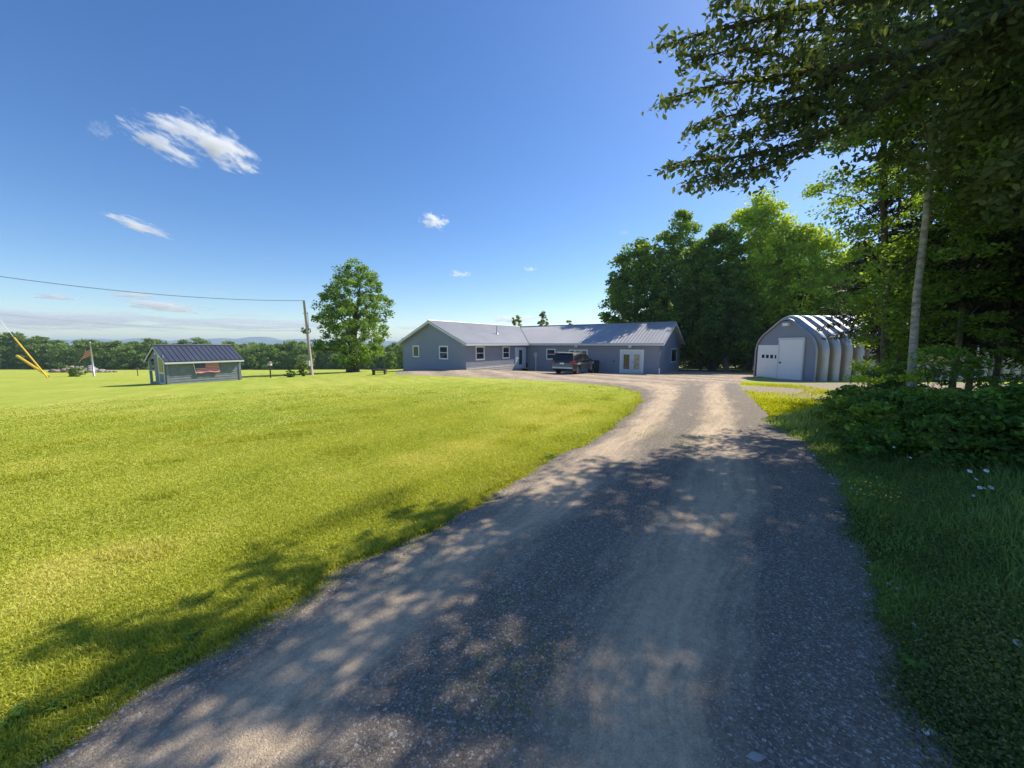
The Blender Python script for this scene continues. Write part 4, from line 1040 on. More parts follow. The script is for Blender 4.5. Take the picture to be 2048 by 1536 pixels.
# far tree line across the field: six kinds, copied
protos = []
for s in range(6):
    r = np.random.default_rng(60 + s); H = 11.5 + s * .7; w = 4.6 + (s % 3) * .7
    pr = [(0.2, w * .8), (H * .2, w), (H * .5, w * (1.0 if s % 2 else .85)), (H * .75, w * .75), (H * .92, w * .4), (H, w * .12)]
    if s == 5: pr = [(.5, w * .55), (H * .4, w * .42), (H * .8, w * .22), (H * 1.1, w * .04)]
    t = broadleaf('field_tree', 'distant tree', (0, 0, 0), pr, 75, 44, w * .26, .85, H * .6, .25, mat='leaf_far', seed=60 + s, n_limb=5, group='trees of the far tree line')
    protos.append(t)
fi = 0; r = random.Random(5)
px = -60
spots = []
while px < 835:
    D = 163 + 6 * math.sin(px * .02) + r.uniform(-3, 3)
    top = np.interp(px, [-60, 0, 50, 95, 110, 160, 200, 250, 320, 380, 450, 520, 570, 640, 700, 830], [682, 676, 671, 680, 684, 679, 686, 682, 684, 691, 689, 690, 686, 692, 692, 692]) + r.uniform(-4, 4)
    spots.append((px, D, top)); px += r.uniform(13, 21)
for i, (px, D, top) in enumerate(spots):
    x = (px - CX) / F_PX * D; zg = gz(x, D); k_ = r.choice([0, 1, 2, 3, 4, 0, 1, 2, 3, 4, 5]); src = protos[k_]
    H = CAMZ + (688 - top) / F_PX * D - zg; s = H / (11.5 + k_ * .7)
    copy_thing(src, (x, D, zg - .1), r.uniform(0, 6.28), (s * r.uniform(.9, 1.15), s * r.uniform(.9, 1.15), s), 'leafy tree in the far tree line across the field', None, None)
for i in range(34):                       # second row fills the gaps low down
    px = -40 + i * 26 + r.uniform(-8, 8); D = 174 + r.uniform(-3, 3); x = (px - CX) / F_PX * D; k_ = r.choice([0, 1, 2, 3, 4]); s = r.uniform(.85, 1.02)
    copy_thing(protos[k_], (x, D, gz(x, D) - .1), r.uniform(0, 6.28), (s * 1.2, s * 1.2, s), 'leafy tree in the far tree line across the field', None, None)
for t in protos:
    for ch in [o for o in COL.objects if o.parent == t]: bpy.data.objects.remove(ch)
    bpy.data.objects.remove(t)

# ---- near trees on the right
def limb_leaves(limbs, r, twig=0.55, step=.10, leaf=.095, per=7, spread=.5, density=1.0):
    """twigs and drooping leaves along limb polylines; returns wood MB and leaf arrays."""
    mb = MB(); LC = []; TN = []
    for pts, rad in limbs:
        pts = [Vector(p) for p in pts]
        n = len(pts); mb.tube(pts, [rad * (1 - .85 * i / (n - 1)) for i in range(n)], 6, cap=False)
        Ls = [(pts[i + 1] - pts[i]).length for i in range(n - 1)]; tot = sum(Ls); s = 0.0
        while s < tot:
            q = s; i = 0
            while i < n - 2 and q > Ls[i]: q -= Ls[i]; i += 1
            p = pts[i].lerp(pts[i + 1], min(q / Ls[i], 1)); dr = (pts[i + 1] - pts[i]).normalized()
            sg = r.choice((-1, 1)); sd = dr.cross(Vector((0, 0, 1))).normalized() * sg
            frac = s / tot; ln = twig * r.uniform(.4, 1.3) * (1.15 - .6 * frac)
            d = (dr * r.uniform(.5, 1.2) + sd * r.uniform(.3, 1.1) + Vector((0, 0, r.uniform(-.5, .35)))).normalized()
            e = p + d * ln + Vector((0, 0, -.12 * ln))
            mid = p.lerp(e, .5) + Vector((0, 0, .05 * ln)); mb.tube([p, mid, e], [.008, .005, .002], 3, cap=False)
            tn = r.uniform(.1, .8)
            for k in range(int(per * density * r.uniform(.6, 1.4) * (ln / .4 + .3))):
                t = r.uniform(.15, 1.05); c = p.lerp(e, t) + Vector((r.gauss(0, .05), r.gauss(0, .05), r.gauss(-.03, .04))) * (spread * 2)
                LC.append(tuple(c)); TN.append(tn)
            s += step * r.uniform(.6, 1.4)
    return mb, np.array(LC), np.array(TN)
r = random.Random(3)
def pxl(lst): return [at(p[0], p[1], p[2] * .93) for p in lst]
trunk_base = Vector((9.4, 5.2, gz(9.4, 5.2)))
big = thing('overhanging_tree', 'large leafy tree at the right edge whose long boughs overhang the drive', 'tree', trunk_base)
hub = Vector((9.2, 5.3, 6.2))
limbs = [
    ([hub] + pxl([(2048, 10, 5.4), (1800, 112, 5.6), (1700, 135, 5.8), (1560, 152, 6.0), (1440, 168, 6.1), (1335, 198, 6.2)]), .07),
    ([hub + Vector((0, 0, .6))] + pxl([(2048, -70, 5.2), (1780, -10, 5.4), (1600, 15, 5.5), (1480, 50, 5.6), (1400, 68, 5.7), (1335, 88, 5.8)]), .06),
    ([hub + Vector((0, 0, -.5))] + pxl([(2048, 75, 5.8), (1900, 118, 6.0), (1760, 205, 6.2), (1650, 268, 6.3), (1560, 296, 6.4), (1450, 318, 6.5), (1350, 326, 6.5)]), .06),
    (pxl([(1640, 272, 6.3), (1560, 318, 6.4), (1480, 345, 6.4), (1390, 352, 6.4)]), .02),
    (pxl([(1700, 135, 5.8), (1600, 195, 6.0), (1500, 222, 6.1), (1420, 240, 6.2), (1390, 246, 6.2)]), .025),
    (pxl([(1650, 150, 5.8), (1560, 110, 5.6), (1460, 100, 5.7), (1375, 122, 5.8)]), .025),
    ([hub + Vector((0, 0, 1.2))] + pxl([(1900, -160, 5.0), (1650, -90, 5.1), (1500, -30, 5.2), (1425, 14, 5.3)]), .05),
    (pxl([(1760, 205, 6.2), (1660, 215, 6.2), (1560, 250, 6.3), (1470, 272, 6.3), (1405, 296, 6.4)]), .022),
    (pxl([(1800, 112, 5.6), (1700, 60, 5.6), (1580, 60, 5.7), (1470, 20, 5.8)]), .025),
    (pxl([(1900, 118, 6.0), (1780, 150, 6.4), (1680, 190, 6.6), (1600, 215, 6.8), (1540, 225, 6.9)]), .025),
    (pxl([(2048, 10, 5.4), (1900, 40, 6.2), (1760, 70, 6.6), (1640, 100, 6.8), (1560, 125, 6.9)]), .03),
]
mb, LC, TN = limb_leaves(limbs, r, twig=.60, step=.036, per=7, leaf=.1)
V, F, rn = leaves(LC, .106, .42, up=.6, droop=.55, spread=.8, shape=6, tone=TN)
mesh_np('bough_leaves', V, F, M['bough_leaf'], big, rnd=rn)
mb.tube([trunk_base - Vector((0, 0, .1)), trunk_base + Vector((0, 0, 2.5)), hub, hub + Vector((.1, .2, 3.0)), hub + Vector((0, .3, 6))], [.30, .24, .19, .13, .04], 10)
mb.build('trunk', M['bark'], big, smooth=True)
rr = np.random.default_rng(5)
C, Lp, ow, tn = crown_points([(3.3, 1.5, 1.0, .2), (4.4, 2.5, .8, .2), (6, 3.5, 0, .4), (8, 3.4, .3, .5), (9.4, 2.4, .7), (10.6, 1.0, 1)], (9.4, 5.6, 0), 430, 100, .55, rr, inner=.15, flat=.5)
V, F, rn = leaves(Lp, .13, .5, up=.6, droop=.4, spread=.8, shape=6, tone=tn, r=rr)
mesh_np('crown', V, F, M['bough_leaf'], big, rnd=rn)

def near_tree(name, label, foot, top, r0, prof, n_cl, per, cl_r, leaf, mat, bark_m, seed, fork=None, flat=.5, n_limb=18, inner=.2, asp=.5):
    rr = np.random.default_rng(seed); t = thing(name, label, 'tree', foot)
    C, Lp, ow, tn = crown_points(prof, (foot.x, foot.y, 0), n_cl, per, cl_r, rr, inner=inner, flat=flat)
    V, F, rn = leaves(Lp, leaf, asp, outward=ow * .3, up=.6, droop=.3, spread=.85, shape=6, tone=tn, r=rr); mesh_np('crown', V, F, M[mat], t, rnd=rn)
    mb = MB(); pts = [foot.lerp(top, k / 8) + Vector((.04 * math.sin(k * 1.7 + seed), 0, 0)) for k in range(9)]
    rad = [r0 * (1.35 if k == 0 else 1 - .085 * k) for k in range(9)]
    mb.tube([pts[0] - Vector((0, 0, .15))] + pts, [r0 * 1.5] + rad, 12)
    r_ = random.Random(seed); cl = [Vector(c) for c in C]; r_.shuffle(cl)
    for c in cl[:n_limb]:
        zz = min(max((c.z - foot.z - .8) / (top.z - foot.z), .1), .98); i = min(int(zz * 8), 7); s = pts[i].lerp(pts[i + 1], zz * 8 - i)
        k = r0 * (1 - .8 * zz) * .35; mb.tube([s, s.lerp(c, .5) + Vector((0, 0, .25)), c], [k, k * .6, k * .2], 5, cap=False)
    if fork:
        mb.tube([Vector(p) for p in fork], [r0 * .42, r0 * .36, r0 * .3, r0 * .2], 8)
    mb.build('trunk', M[bark_m], t, smooth=True); return t
# pale trunk
D = 7.6; ft_ = at(1822, 800, D); ft_.z = gz(ft_.x, ft_.y); tp = at(1872, 150, D)
tp = ft_ + (tp - ft_) * 1.6
fk = [at(1864, 330, D), at(1872, 300, D), at(1874, 250, D), at(1870, 190, D)]
near_tree('birch_tree', 'tree with the pale mottled trunk and a small fork', ft_, tp, .074, [(5.9, 1.2), (6.6, 2.0, -.3), (7.4, 2.2, -.3), (8.6, 1.4), (9.4, .4)], 130, 90, .5, .11, 'leaf_near', 'pale_bark', 71, fork=fk)
# dark trunk, feathery crown
D = 8.9; ft_ = at(1778, 790, D); ft_.z = gz(ft_.x, ft_.y); tp = at(1765, 60, D)
near_tree('slender_tree', 'slender dark trunked tree left of the pale trunk', ft_, tp, .095,
          [(1.6, .7, .2, -.3), (2.4, 1.2, .1, -.5), (3.6, 1.7, -.2, -.7), (4.8, 2.1, -.6, -.7), (6.0, 2.0, -.5, -.6), (7.2, 1.4, 0, -.4), (8.2, .6)], 200, 90, .40, .085, 'leaf_mid', 'bark', 72, n_limb=30, flat=.35)
# thin brown trunk
D = 8.6; ft_ = at(1905, 800, D); ft_.z = gz(ft_.x, ft_.y); tp = at(1950, 330, D)
near_tree('sapling', 'thin crooked brown trunk standing right of the pale trunk', ft_, ft_ + (tp - ft_) * 1.25, .065, [(2.4, .8), (3.4, 1.3), (5, 1.5), (6.5, .8)], 70, 80, .4, .10, 'leaf_near', 'grey_bark', 73)
# low bright branches just in front of the shed side
near_tree('hazel_shrub', 'bright leafy young tree between the pale and the dark trunk, before the shed side', at(1700 + 95, 800, 12.5) * 1.0, at(1790, 560, 12.5), .05, [(.9, .8), (1.8, 1.3), (2.8, 1.2), (3.6, .6)], 60, 80, .35, .10, 'leaf_sunlit_yellow', 'bark', 74)
near_tree('hazel_shrub', 'leafy young tree hiding the far ribs of the arched shed, left of the dark trunk', at(1765, 800, 10.2), at(1750, 560, 10.2), .04, [(1.2, .5), (2.0, .9), (2.7, 1.1, -.1), (3.3, .8)], 55, 80, .28, .085, 'leaf_mid', 'bark', 75)
near_tree('hazel_shrub', 'low leafy sapling at the foot of the dark trunk before the shed ribs', at(1800, 830, 8.2), at(1795, 700, 8.2), .03, [(.5, .5), (1.1, .75), (1.6, .6), (2.0, .3)], 42, 70, .22, .08, 'leaf_mid', 'bark', 76)
near_tree('hazel_shrub', 'thin leafy sapling between the thin brown trunk and the right edge', at(1985, 850, 7.4), at(1990, 700, 7.4), .02, [(.5, .5), (1.1, .7), (1.6, .5), (2.0, .25)], 26, 60, .2, .075, 'leaf_mid', 'bark', 78)
near_tree('hazel_shrub', 'tall loose spray of leaves rising over the bushes beside the pale trunk', at(1850, 930, 6.2), at(1855, 740, 6.2), .018, [(.5, .4), (1.0, .6), (1.35, .5), (1.6, .2)], 24, 55, .18, .07, 'leaf_mid', 'bark', 79)
near_tree('hazel_shrub', 'tall loose spray of leaves rising over the bushes at the left end of the brush', at(1752, 880, 6.9), at(1750, 740, 6.9), .018, [(.3, .4), (.8, .6), (1.2, .45), (1.5, .2)], 24, 55, .18, .07, 'leaf_sunlit_yellow', 'bark', 80)
# spruces
def spruce(label, x, y, H, w, low, seed):
    rr = np.random.default_rng(seed); b = Vector((x, y, gz(x, y))); t = thing('spruce_tree', label, 'tree', b, 'spruces at the right edge of the wood')
    mb = MB(); mb.tube([b - Vector((0, 0, .1)), b + Vector((0, 0, H))], [.055, .02], 8)
    LC = []; TN = []; DD = []
    z = low
    while z < H - .2:
        rad = w * (1 - (z - low * .3) / H) ** .8; nb = 7
        for k in range(nb):
            th = rr.uniform(0, 6.28); R_ = rad * rr.uniform(.7, 1.15); e = b + Vector((math.cos(th) * R_, math.sin(th) * R_, z - R_ * .25)); s = b + Vector((0, 0, z + .1))
            mb.tube([s, s.lerp(e, .5) + Vector((0, 0, -.05)), e], [.022, .013, .004], 4, cap=False)
            n = int(70 * R_); tt = rr.uniform(.18, 1.0, n); sp = (tt * .34 + .05)
            base = np.array(s)[None] * (1 - tt[:, None]) + np.array(e)[None] * tt[:, None]
            side = np.array([-math.sin(th), math.cos(th), 0]); base = base + side * (rr.uniform(-1, 1, n) * sp * R_ * .5)[:, None] + rr.normal(0, .04, (n, 3)) * (1, 1, 1.3) - np.array([0, 0, .05])
            LC.append(base); TN += list(rr.uniform(.1, .9, n))
        z += .30 * (1.1 - .4 * z / H)
    LC = np.concatenate(LC); V, F, rn = leaves(LC, .17, .28, up=.3, droop=.5, spread=.8, r=rr, tone=np.array(TN))
    mesh_np('crown', V, F, M['needle'], t, rnd=rn); mb.build('trunk', M['bark'], t, smooth=True)
for i, (x, y, H, w, low, lab) in enumerate([
    (11.3, 8.6, 11, 2.3, 2.1, 'dark spruce directly right of the thin brown trunk'), (13.2, 10.6, 12, 2.6, 2.0, 'dark spruce further back between the thin trunk and the right edge'),
    (12.0, 6.9, 11.5, 2.4, 2.0, 'dark spruce nearest the right edge of the picture'), (15.6, 12.6, 12, 2.6, 1.9, 'dark spruce deepest in the shade before the far end of the arched shed'),
    (12.4, 12.4, 9.5, 2.1, 2.6, 'dark spruce standing behind the pale trunk')]):
    spruce(lab, x, y, H, w, low, 90 + i)
# further trees to the right of the frame that shade the drive
for i, (x, y, H) in enumerate([(13.0, 2.2, 12), (14.5, -1.5, 13), (10.3, 0.0, 9.0)]):
    b = Vector((x, y, gz(x, y)))
    broadleaf('roadside_tree', ['leafy roadside tree just outside the right edge', 'tall leafy roadside tree beyond the right edge, behind the viewer', 'shorter leafy roadside tree beside the viewer'][i], b,
              [(2.2, 1.6), (4, 2.7), (H * .6, 3.0), (H * .85, 1.9), (H, .4)], 130, 60, .75, .17, H * .7, .2, mat='leaf_near', seed=130 + i, shape=4, flat=.55)

# ------------------------------------------------------------------ bushes
def bush(label, px, py, hgt, w, mat='bush_leaf', leaf=.072, n_cl=60, per=60, seed=1, p=None, group='bushes under the trees on the right', name='bush', cat='bush', shape=6):
    q = p or on_ground(px, py); rr = np.random.default_rng(seed); t = thing(name, label, cat, q, group)
    pr = [(.02, w * .7), (hgt * .35, w), (hgt * .7, w * .85), (hgt, w * .35)]
    C, Lp, ow, tn = crown_points(pr, q, n_cl, per, w * .24, rr, inner=.1, flat=.4)
    V, F, rn = leaves(Lp, leaf, .58, up=.9, outward=ow * .4, spread=.7, shape=shape, tone=tn, r=rr); mesh_np('foliage', V, F, M[mat], t, rnd=rn)
    mb = MB()
    for c in C[:22]:
        c = Vector(c); s = q + Vector((rr.uniform(-.15, .15), rr.uniform(-.15, .15), 0)); mb.tube([s, s.lerp(c, .5) + Vector((0, 0, .1)), c], [.012, .009, .004], 4, cap=False)
    mb.build('stem', M['bark'], t)
for i, a in enumerate([
    ('low leafy bush where the lit grass ends, furthest left of the bushes', 1745, 878, .85, .75), ('leafy bush in front of the pale trunk', 1815, 915, 1.0, .85),
    ('leafy bush right of the pale trunk, above the cluster of daisies', 1905, 935, 1.05, .85), ('broad leafy bush at the right edge above the daisies', 2010, 945, 1.15, .85),
    ('bush at the far right edge, cut by the picture border', 2120, 960, 1.25, .9), ('bush behind, just left of the thin brown trunk', 1860, 862, 1.05, .9),
    ('bright topped bush behind, right of the thin brown trunk', 1975, 868, 1.1, 1.0), ('small sunlit bush beside the bare soil patch', 1722, 838, .75, .8), ('dark bush behind the right hand bushes', 2080, 880, 1.2, 1.1),
    ('small bush at the foot of the dark slender trunk', 1780, 830, .9, .9)]):
    bush(a[0], a[1], a[2], a[3] * (.7 if i in (5, 6, 8) else .92), a[4], ('leaf_mid', 'bush_leaf', 'leaf_mid', 'bush_leaf')[i % 4], (.052, .068, .058, .072)[i % 4], seed=150 + i, n_cl=85, per=95)
bush('round green bush at the left foot of the utility pole', 607, 752.5, 1.25, .55, 'leaf_far', .14, 40, 40, 171, group=None, shape=4)
bush('low dark tuft of plants left of the bush by the utility pole', 583, 754.5, .6, .5, 'leaf_near', .12, 20, 36, 172, group=None, shape=4)
bush('low green shrub at the foot of the flagpole, on its left', 157, 753, 1.1, 1.1, 'leaf_far', .3, 16, 30, 173, group=None, shape=4)

# ------------------------------------------------------------------ grass blades (stuff)
def blades(P, h, w, r, lean=.35, tone=None):
    n = len(P); th = r.uniform(0, 6.28, n); H = h * r.uniform(.5, 1.3, n); Wd = w * r.uniform(.7, 1.3, n)
    s = np.stack([np.cos(th), np.sin(th), np.zeros(n)], 1) * Wd[:, None] * .5
    ph = r.uniform(0, 6.28, n); l_ = r.uniform(.1, 1, n) * lean
    off = np.stack([np.cos(ph) * l_, np.sin(ph) * l_, np.zeros(n)], 1) * H[:, None]
    up = np.zeros((n, 3)); up[:, 2] = H
    V = np.stack([P - s, P + s, P + off * .35 + up * .55 + s * .8, P + off * .35 + up * .55 - s * .8, P + off + up * (1 - .3 * l_)[:, None]], 1)
    b = (np.arange(n) * 5)[:, None]
    F4 = b + np.array([[0, 1, 2, 3]]); F3 = b + np.array([[3, 2, 4]])
    t = r.uniform(0, 1, n) if tone is None else np.clip(tone + r.normal(0, .13, n), 0, 1)
    return V.reshape(-1, 3), F4, F3, np.repeat(t, 5)
def grass_obj(name, P, h, w, mat, r, lean=.35, tone=None, label=None):
    V, F4, F3, rn = blades(P, h, w, r, lean, tone)
    me = bpy.data.meshes.new(name); me.vertices.add(len(V)); nl = F4.size + F3.size
    me.loops.add(nl); me.polygons.add(len(F4) + len(F3)); me.vertices.foreach_set("co", V.astype(np.float32).ravel())
    me.loops.foreach_set("vertex_index", np.concatenate([F4.ravel(), F3.ravel()]).astype(np.int32))
    ls = np.concatenate([np.arange(0, F4.size, 4), F4.size + np.arange(0, F3.size, 3)]).astype(np.int32); me.polygons.foreach_set("loop_start", ls)
    me.update(calc_edges=True); a = me.attributes.new('rnd', 'FLOAT', 'POINT'); a.data.foreach_set("value", rn.astype(np.float32)); me.materials.append(M[mat])
    o = bpy.data.objects.new(name, me); link(o); tag(o, label, 'grass', kind='stuff'); return o
def vnoise(x, y, f, seed):
    r_ = np.random.default_rng(seed); v = np.zeros_like(x)
    for k in range(7):
        a = r_.uniform(0, 6.28); ff = f * r_.uniform(.6, 1.8); v += np.sin((x * math.cos(a) + y * math.sin(a)) * ff + r_.uniform(0, 6.28))
    return v / 3.2
r = np.random.default_rng(21)
def polar(n, r0, r1, a0, a1, p):
    u = r.uniform(0, 1, n); rad = r0 * (r1 / r0) ** (u ** p); a = R(a0) + r.uniform(0, 1, n) * R(a1 - a0)
    return rad * np.sin(a), rad * np.cos(a)
# lawn, left of the drive
x, y = polar(950000, 1.5, 22, -66, 22, .90)
le_y = NEAR_LEFT[:, 1]; k = 14 * 12
def left_of_drive(x, y):
    # distance to the drive's left edge, positive on the lawn
    yy = LE[:k, 1]; o_ = np.argsort(yy); return np.interp(y, yy[o_], LE[:k, 0][o_]) - x
dl = left_of_drive(x, y); rag = .26 * (1 + vnoise(x, y, 4.0, 41)) * r.uniform(0, 1, len(x)) ** 1.6
keep = (dl > -rag) & (x > -34)
x, y, dl = x[keep], y[keep], dl[keep]
pn = vnoise(x, y, 1.2, 3); ok = r.uniform(0, 1, len(x)) < np.clip(.85 + .2 * pn, .4, 1) * np.clip((22 - np.hypot(x, y)) / 13, 0, 1); x, y, dl, pn = x[ok], y[ok], dl[ok], pn[ok]
dist = np.hypot(x, y)
P = np.stack([x, y, ground_z(x, y)], 1)
band = np.exp(-((dl - 1.25 - .25 * vnoise(x, y, 1.0, 71)) / .28) ** 2) * np.clip(vnoise(x, y, 3.2, 72) + .3, 0, 1)
hgt = .020 + .030 * band + .050 * np.exp(-(dl / .30) ** 2) * np.clip(.7 + .6 * vnoise(x, y, 3.0, 44), .2, 1.5) + .022 * (vnoise(x, y, 2.6, 8) > .75)
hgt = np.where(dl < 0, hgt * .55, hgt)
wid = .0024 + .0011 * dist
straw = np.clip(vnoise(x, y, .8, 31) * 1.2 - .25, 0, 1) * np.clip((y - 1.5) / 2, 0, 1)
grass_obj('grass', P, hgt, np.minimum(wid, .035), 'grass_blade', r, 1.0, .40 + .10 * pn + .42 * np.exp(-((dl - 2.1) / .7) ** 2) * np.clip(vnoise(x, y, 4.0, 73) + .2, 0, 1) + .3 * straw - .42 * band + .12 * np.clip((7 - dl) / 5, 0, 1) + .07 * np.sign(np.sin((x * .83 - y * .55) * 2.9)), 'short sunlit lawn grass left of the gravel drive')
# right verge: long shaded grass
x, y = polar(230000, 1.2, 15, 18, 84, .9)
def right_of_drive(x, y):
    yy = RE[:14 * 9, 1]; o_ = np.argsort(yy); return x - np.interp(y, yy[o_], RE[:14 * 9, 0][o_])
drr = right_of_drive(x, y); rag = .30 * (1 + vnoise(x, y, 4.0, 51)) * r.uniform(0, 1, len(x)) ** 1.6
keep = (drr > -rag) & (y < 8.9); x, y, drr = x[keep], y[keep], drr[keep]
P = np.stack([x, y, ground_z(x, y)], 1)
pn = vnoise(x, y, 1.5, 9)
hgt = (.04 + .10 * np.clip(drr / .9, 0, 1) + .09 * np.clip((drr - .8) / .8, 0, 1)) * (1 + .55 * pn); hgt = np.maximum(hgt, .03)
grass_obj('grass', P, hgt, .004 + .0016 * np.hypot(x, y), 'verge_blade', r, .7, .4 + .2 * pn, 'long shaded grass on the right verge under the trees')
# low broad leaved ground cover in the verge
xx, yy = polar(300000, 1.2, 11, 20, 80, .9); d_ = right_of_drive(xx, yy); kk = (d_ > -.25 * r.uniform(0, 1, len(xx)) ** 2) & (vnoise(xx, yy, 2.4, 61) + .8 * vnoise(xx, yy, 6.0, 62) > -.25 + .5 * r.uniform(-1, 1, len(xx))) & (yy < 9); xx, yy = xx[kk], yy[kk]
PP = np.stack([xx, yy, ground_z(xx, yy) + r.uniform(.02, .19, len(xx)) * np.clip(right_of_drive(xx, yy) / .6, .2, 1)], 1)
Vv_, Ff_, rn_ = leaves(PP, .0175, .62, up=1.4, spread=.6, shape=4, r=r, tone=np.clip(.5 + .45 * vnoise(xx, yy, 2.2, 63), 0, 1))
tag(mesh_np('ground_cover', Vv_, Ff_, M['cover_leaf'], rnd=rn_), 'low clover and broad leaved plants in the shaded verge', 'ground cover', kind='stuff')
# bright grass by the soil patch
x = r.uniform(5.0, 16, 150000); y = r.uniform(8.5, 21.5, 150000); drr = right_of_drive(x, y)
q = vnoise(x, y, .9, 15)
w_ = np.clip(1.35 - drr / 1.5 + .5 * q, 0, 1) * (y < 15) + np.clip(.22 + .45 * q - .04 * drr, 0, .7)
keep = (~in_poly(x, y)) & (drr > -.1) & (r.uniform(0, 1, len(x)) < w_); x, y = x[keep], y[keep]
P = np.stack([x, y, ground_z(x, y)], 1); grass_obj('grass', P, .085, .022, 'bright_blade', r, .8, .5 + .2 * vnoise(x, y, 1.3, 4), 'bright yellow green grass beside the bare soil before the arched shed')
# sparse tufts down the middle of the drive
cx_, cy_, rd = [], [], []
for (px, py, rad, n) in [(1345, 882, .28, 1400), (1310, 870, .3, 900), (1010, 1330, .13, 500), (960, 1390, .12, 420), (1085, 1300, .08, 220), (1040, 1360, .10, 300), (1010, 1210, .06, 150), (1080, 1185, .06, 150), (1150, 1145, .07, 150), (1330, 905, .3, 500), (760, 1105, .2, 500), (850, 1068, .15, 400)]:
    c = on_ground(px, py); a = r.normal(0, rad, (n, 2)); cx_.append(c.x + a[:, 0]); cy_.append(c.y + a[:, 1] * 1.2)
x, y = np.concatenate(cx_), np.concatenate(cy_); P = np.stack([x, y, ground_z(x, y) + .01], 1)
grass_obj('grass', P, .035, .008, 'verge_blade', r, .9, None, 'sparse low tufts growing in the middle of the gravel drive')

# ------------------------------------------------------------------ loose stones (stuff)
def stones(name, x, y, size, label, mat):
    n = len(x); rr = np.random.default_rng(33)
    S = size[:, None] * rr.uniform(.6, 1.25, (n, 3)) * np.array([1, 1, .62]); th = rr.uniform(0, 6.28, n)
    jit = 1 + rr.uniform(-.22, .22, (n, 12, 1)); v = icoV[None] * jit * S[:, None, :]
    c, s = np.cos(th)[:, None], np.sin(th)[:, None]
    vx = v[..., 0] * c - v[..., 1] * s; vy = v[..., 0] * s + v[..., 1] * c
    V = np.stack([vx + x[:, None], vy + y[:, None], v[..., 2] + (ground_z(x, y) + .012 + size * .25)[:, None]], -1).reshape(-1, 3)
    F = (icoF[None] + (np.arange(n) * 12)[:, None, None]).reshape(-1, 3)
    o = mesh_np(name, V, F, mat, rnd=np.repeat(rr.uniform(0, 1, n) ** 1.3, 12)); tag(o, label, 'gravel', kind='stuff')
def stone_mat():
    m, n, l, b = nodes_of('stone_chips'); a = attr(n, 'rnd')
    r1 = ramp(n, l, a.outputs["Fac"], [(0, (.14, .12, .11)), (.35, (.30, .265, .24)), (.65, (.46, .40, .35)), (.88, (.62, .57, .52)), (1, (.82, .80, .76))])
    l.new(r1.outputs[0], b.inputs["Base Color"]); b.inputs["Roughness"].default_value = .75; return m
SM = stone_mat()
n = 230000; tt = r.uniform(-.03, 1.04, n); sta = r.uniform(0, 14 * 10.5, n) ; i0 = np.minimum(sta.astype(int), ns - 2); f_ = sta - i0
lx = LE[i0, 0] * (1 - f_) + LE[i0 + 1, 0] * f_; ly = LE[i0, 1] * (1 - f_) + LE[i0 + 1, 1] * f_
rx = RE[i0, 0] * (1 - f_) + RE[i0 + 1, 0] * f_; ry = RE[i0, 1] * (1 - f_) + RE[i0 + 1, 1] * f_
x = lx * (1 - tt) + rx * tt; y = ly * (1 - tt) + ry * tt
gm = 1 - track_mask(tt); pr_ = .05 + .42 * gm * np.where(tt > .72, .45, 1) * np.clip(.7 + .4 * vnoise(x, y, 2.5, 6), .1, 1) 
keep = (r.uniform(0, 1, n) < pr_ * np.where((tt < .03) | (tt > .99), .3, 1)) & (y > .6) & (y < 11); x, y, tt = x[keep], y[keep], tt[keep]
sz = .0026 + .0036 * r.uniform(0, 1, len(x)) ** 1.5 + .014 * (r.uniform(0, 1, len(x)) ** 11); sz = np.where(tt < .03, np.minimum(sz, .006), sz); sz *= np.clip(.75 + .09 * np.hypot(x, y), .8, 1.6)
stones('gravel', x, y, sz, 'loose grey and white gravel chips on the drive', SM)
print('stones', len(x))
for (px, py, s, lab) in [(864, 1258, .022, 'flat pale stone lying alone in the left wheel track'), (1510, 1527, .035, 'grey stone half buried at the bottom edge of the drive')]:
    c = on_ground(px, py); vv = icoV * s * rng.uniform(.75, 1.2, (12, 3)) * (1.3, 1, .5) + np.array(c) + np.array([0, 0, .02])
    tag(mesh_np('stone', vv, icoF, M['concrete'], None, tuple(c)), lab, 'stone')

# ------------------------------------------------------------------ daisies and roadside plants
def daisy(px, py, D, r0, label, tilt):
    c = at(px, py, D); foot = Vector((c.x + .03, c.y + .02, gz(c.x, c.y)))
    t = thing('daisy', label, 'flower', foot, 'white daisies in the shaded verge')
    mb = MB(); mb.tube([foot, foot.lerp(c, .6) + Vector((.015, 0, 0)), c], .0022, 4); mb.build('stem', M['verge_plain'], t)
    nrm = Vector((tilt * .4, -.55, .75)).normalized(); a = nrm.cross(Vector((1, 0, 0))).normalized(); b = nrm.cross(a)
    mb = MB()
    for k in range(15):
        th = k * 2 * math.pi / 15; dd = a * math.cos(th) + b * math.sin(th); sd = nrm.cross(dd)
        o = [c + dd * r0 * .15, c + dd * r0 * .6 + sd * r0 * .17, c + dd * r0 - nrm * r0 * .12 + sd * r0 * .08, c + dd * r0 - nrm * r0 * .12 - sd * r0 * .08, c + dd * r0 * .6 - sd * r0 * .17]
        mb.face(o)
    mb.build('petals', M['petal'], t)
    mb = MB(); mb.tube([c - nrm * .001, c + nrm * r0 * .12, c + nrm * r0 * .2], [r0 * .3, r0 * .26, r0 * .1], 10); mb.build('flower_head', M['yolk'], t)
M['verge_plain'] = simple('verge_plain', (.05, .09, .025), .6, .2, 5)
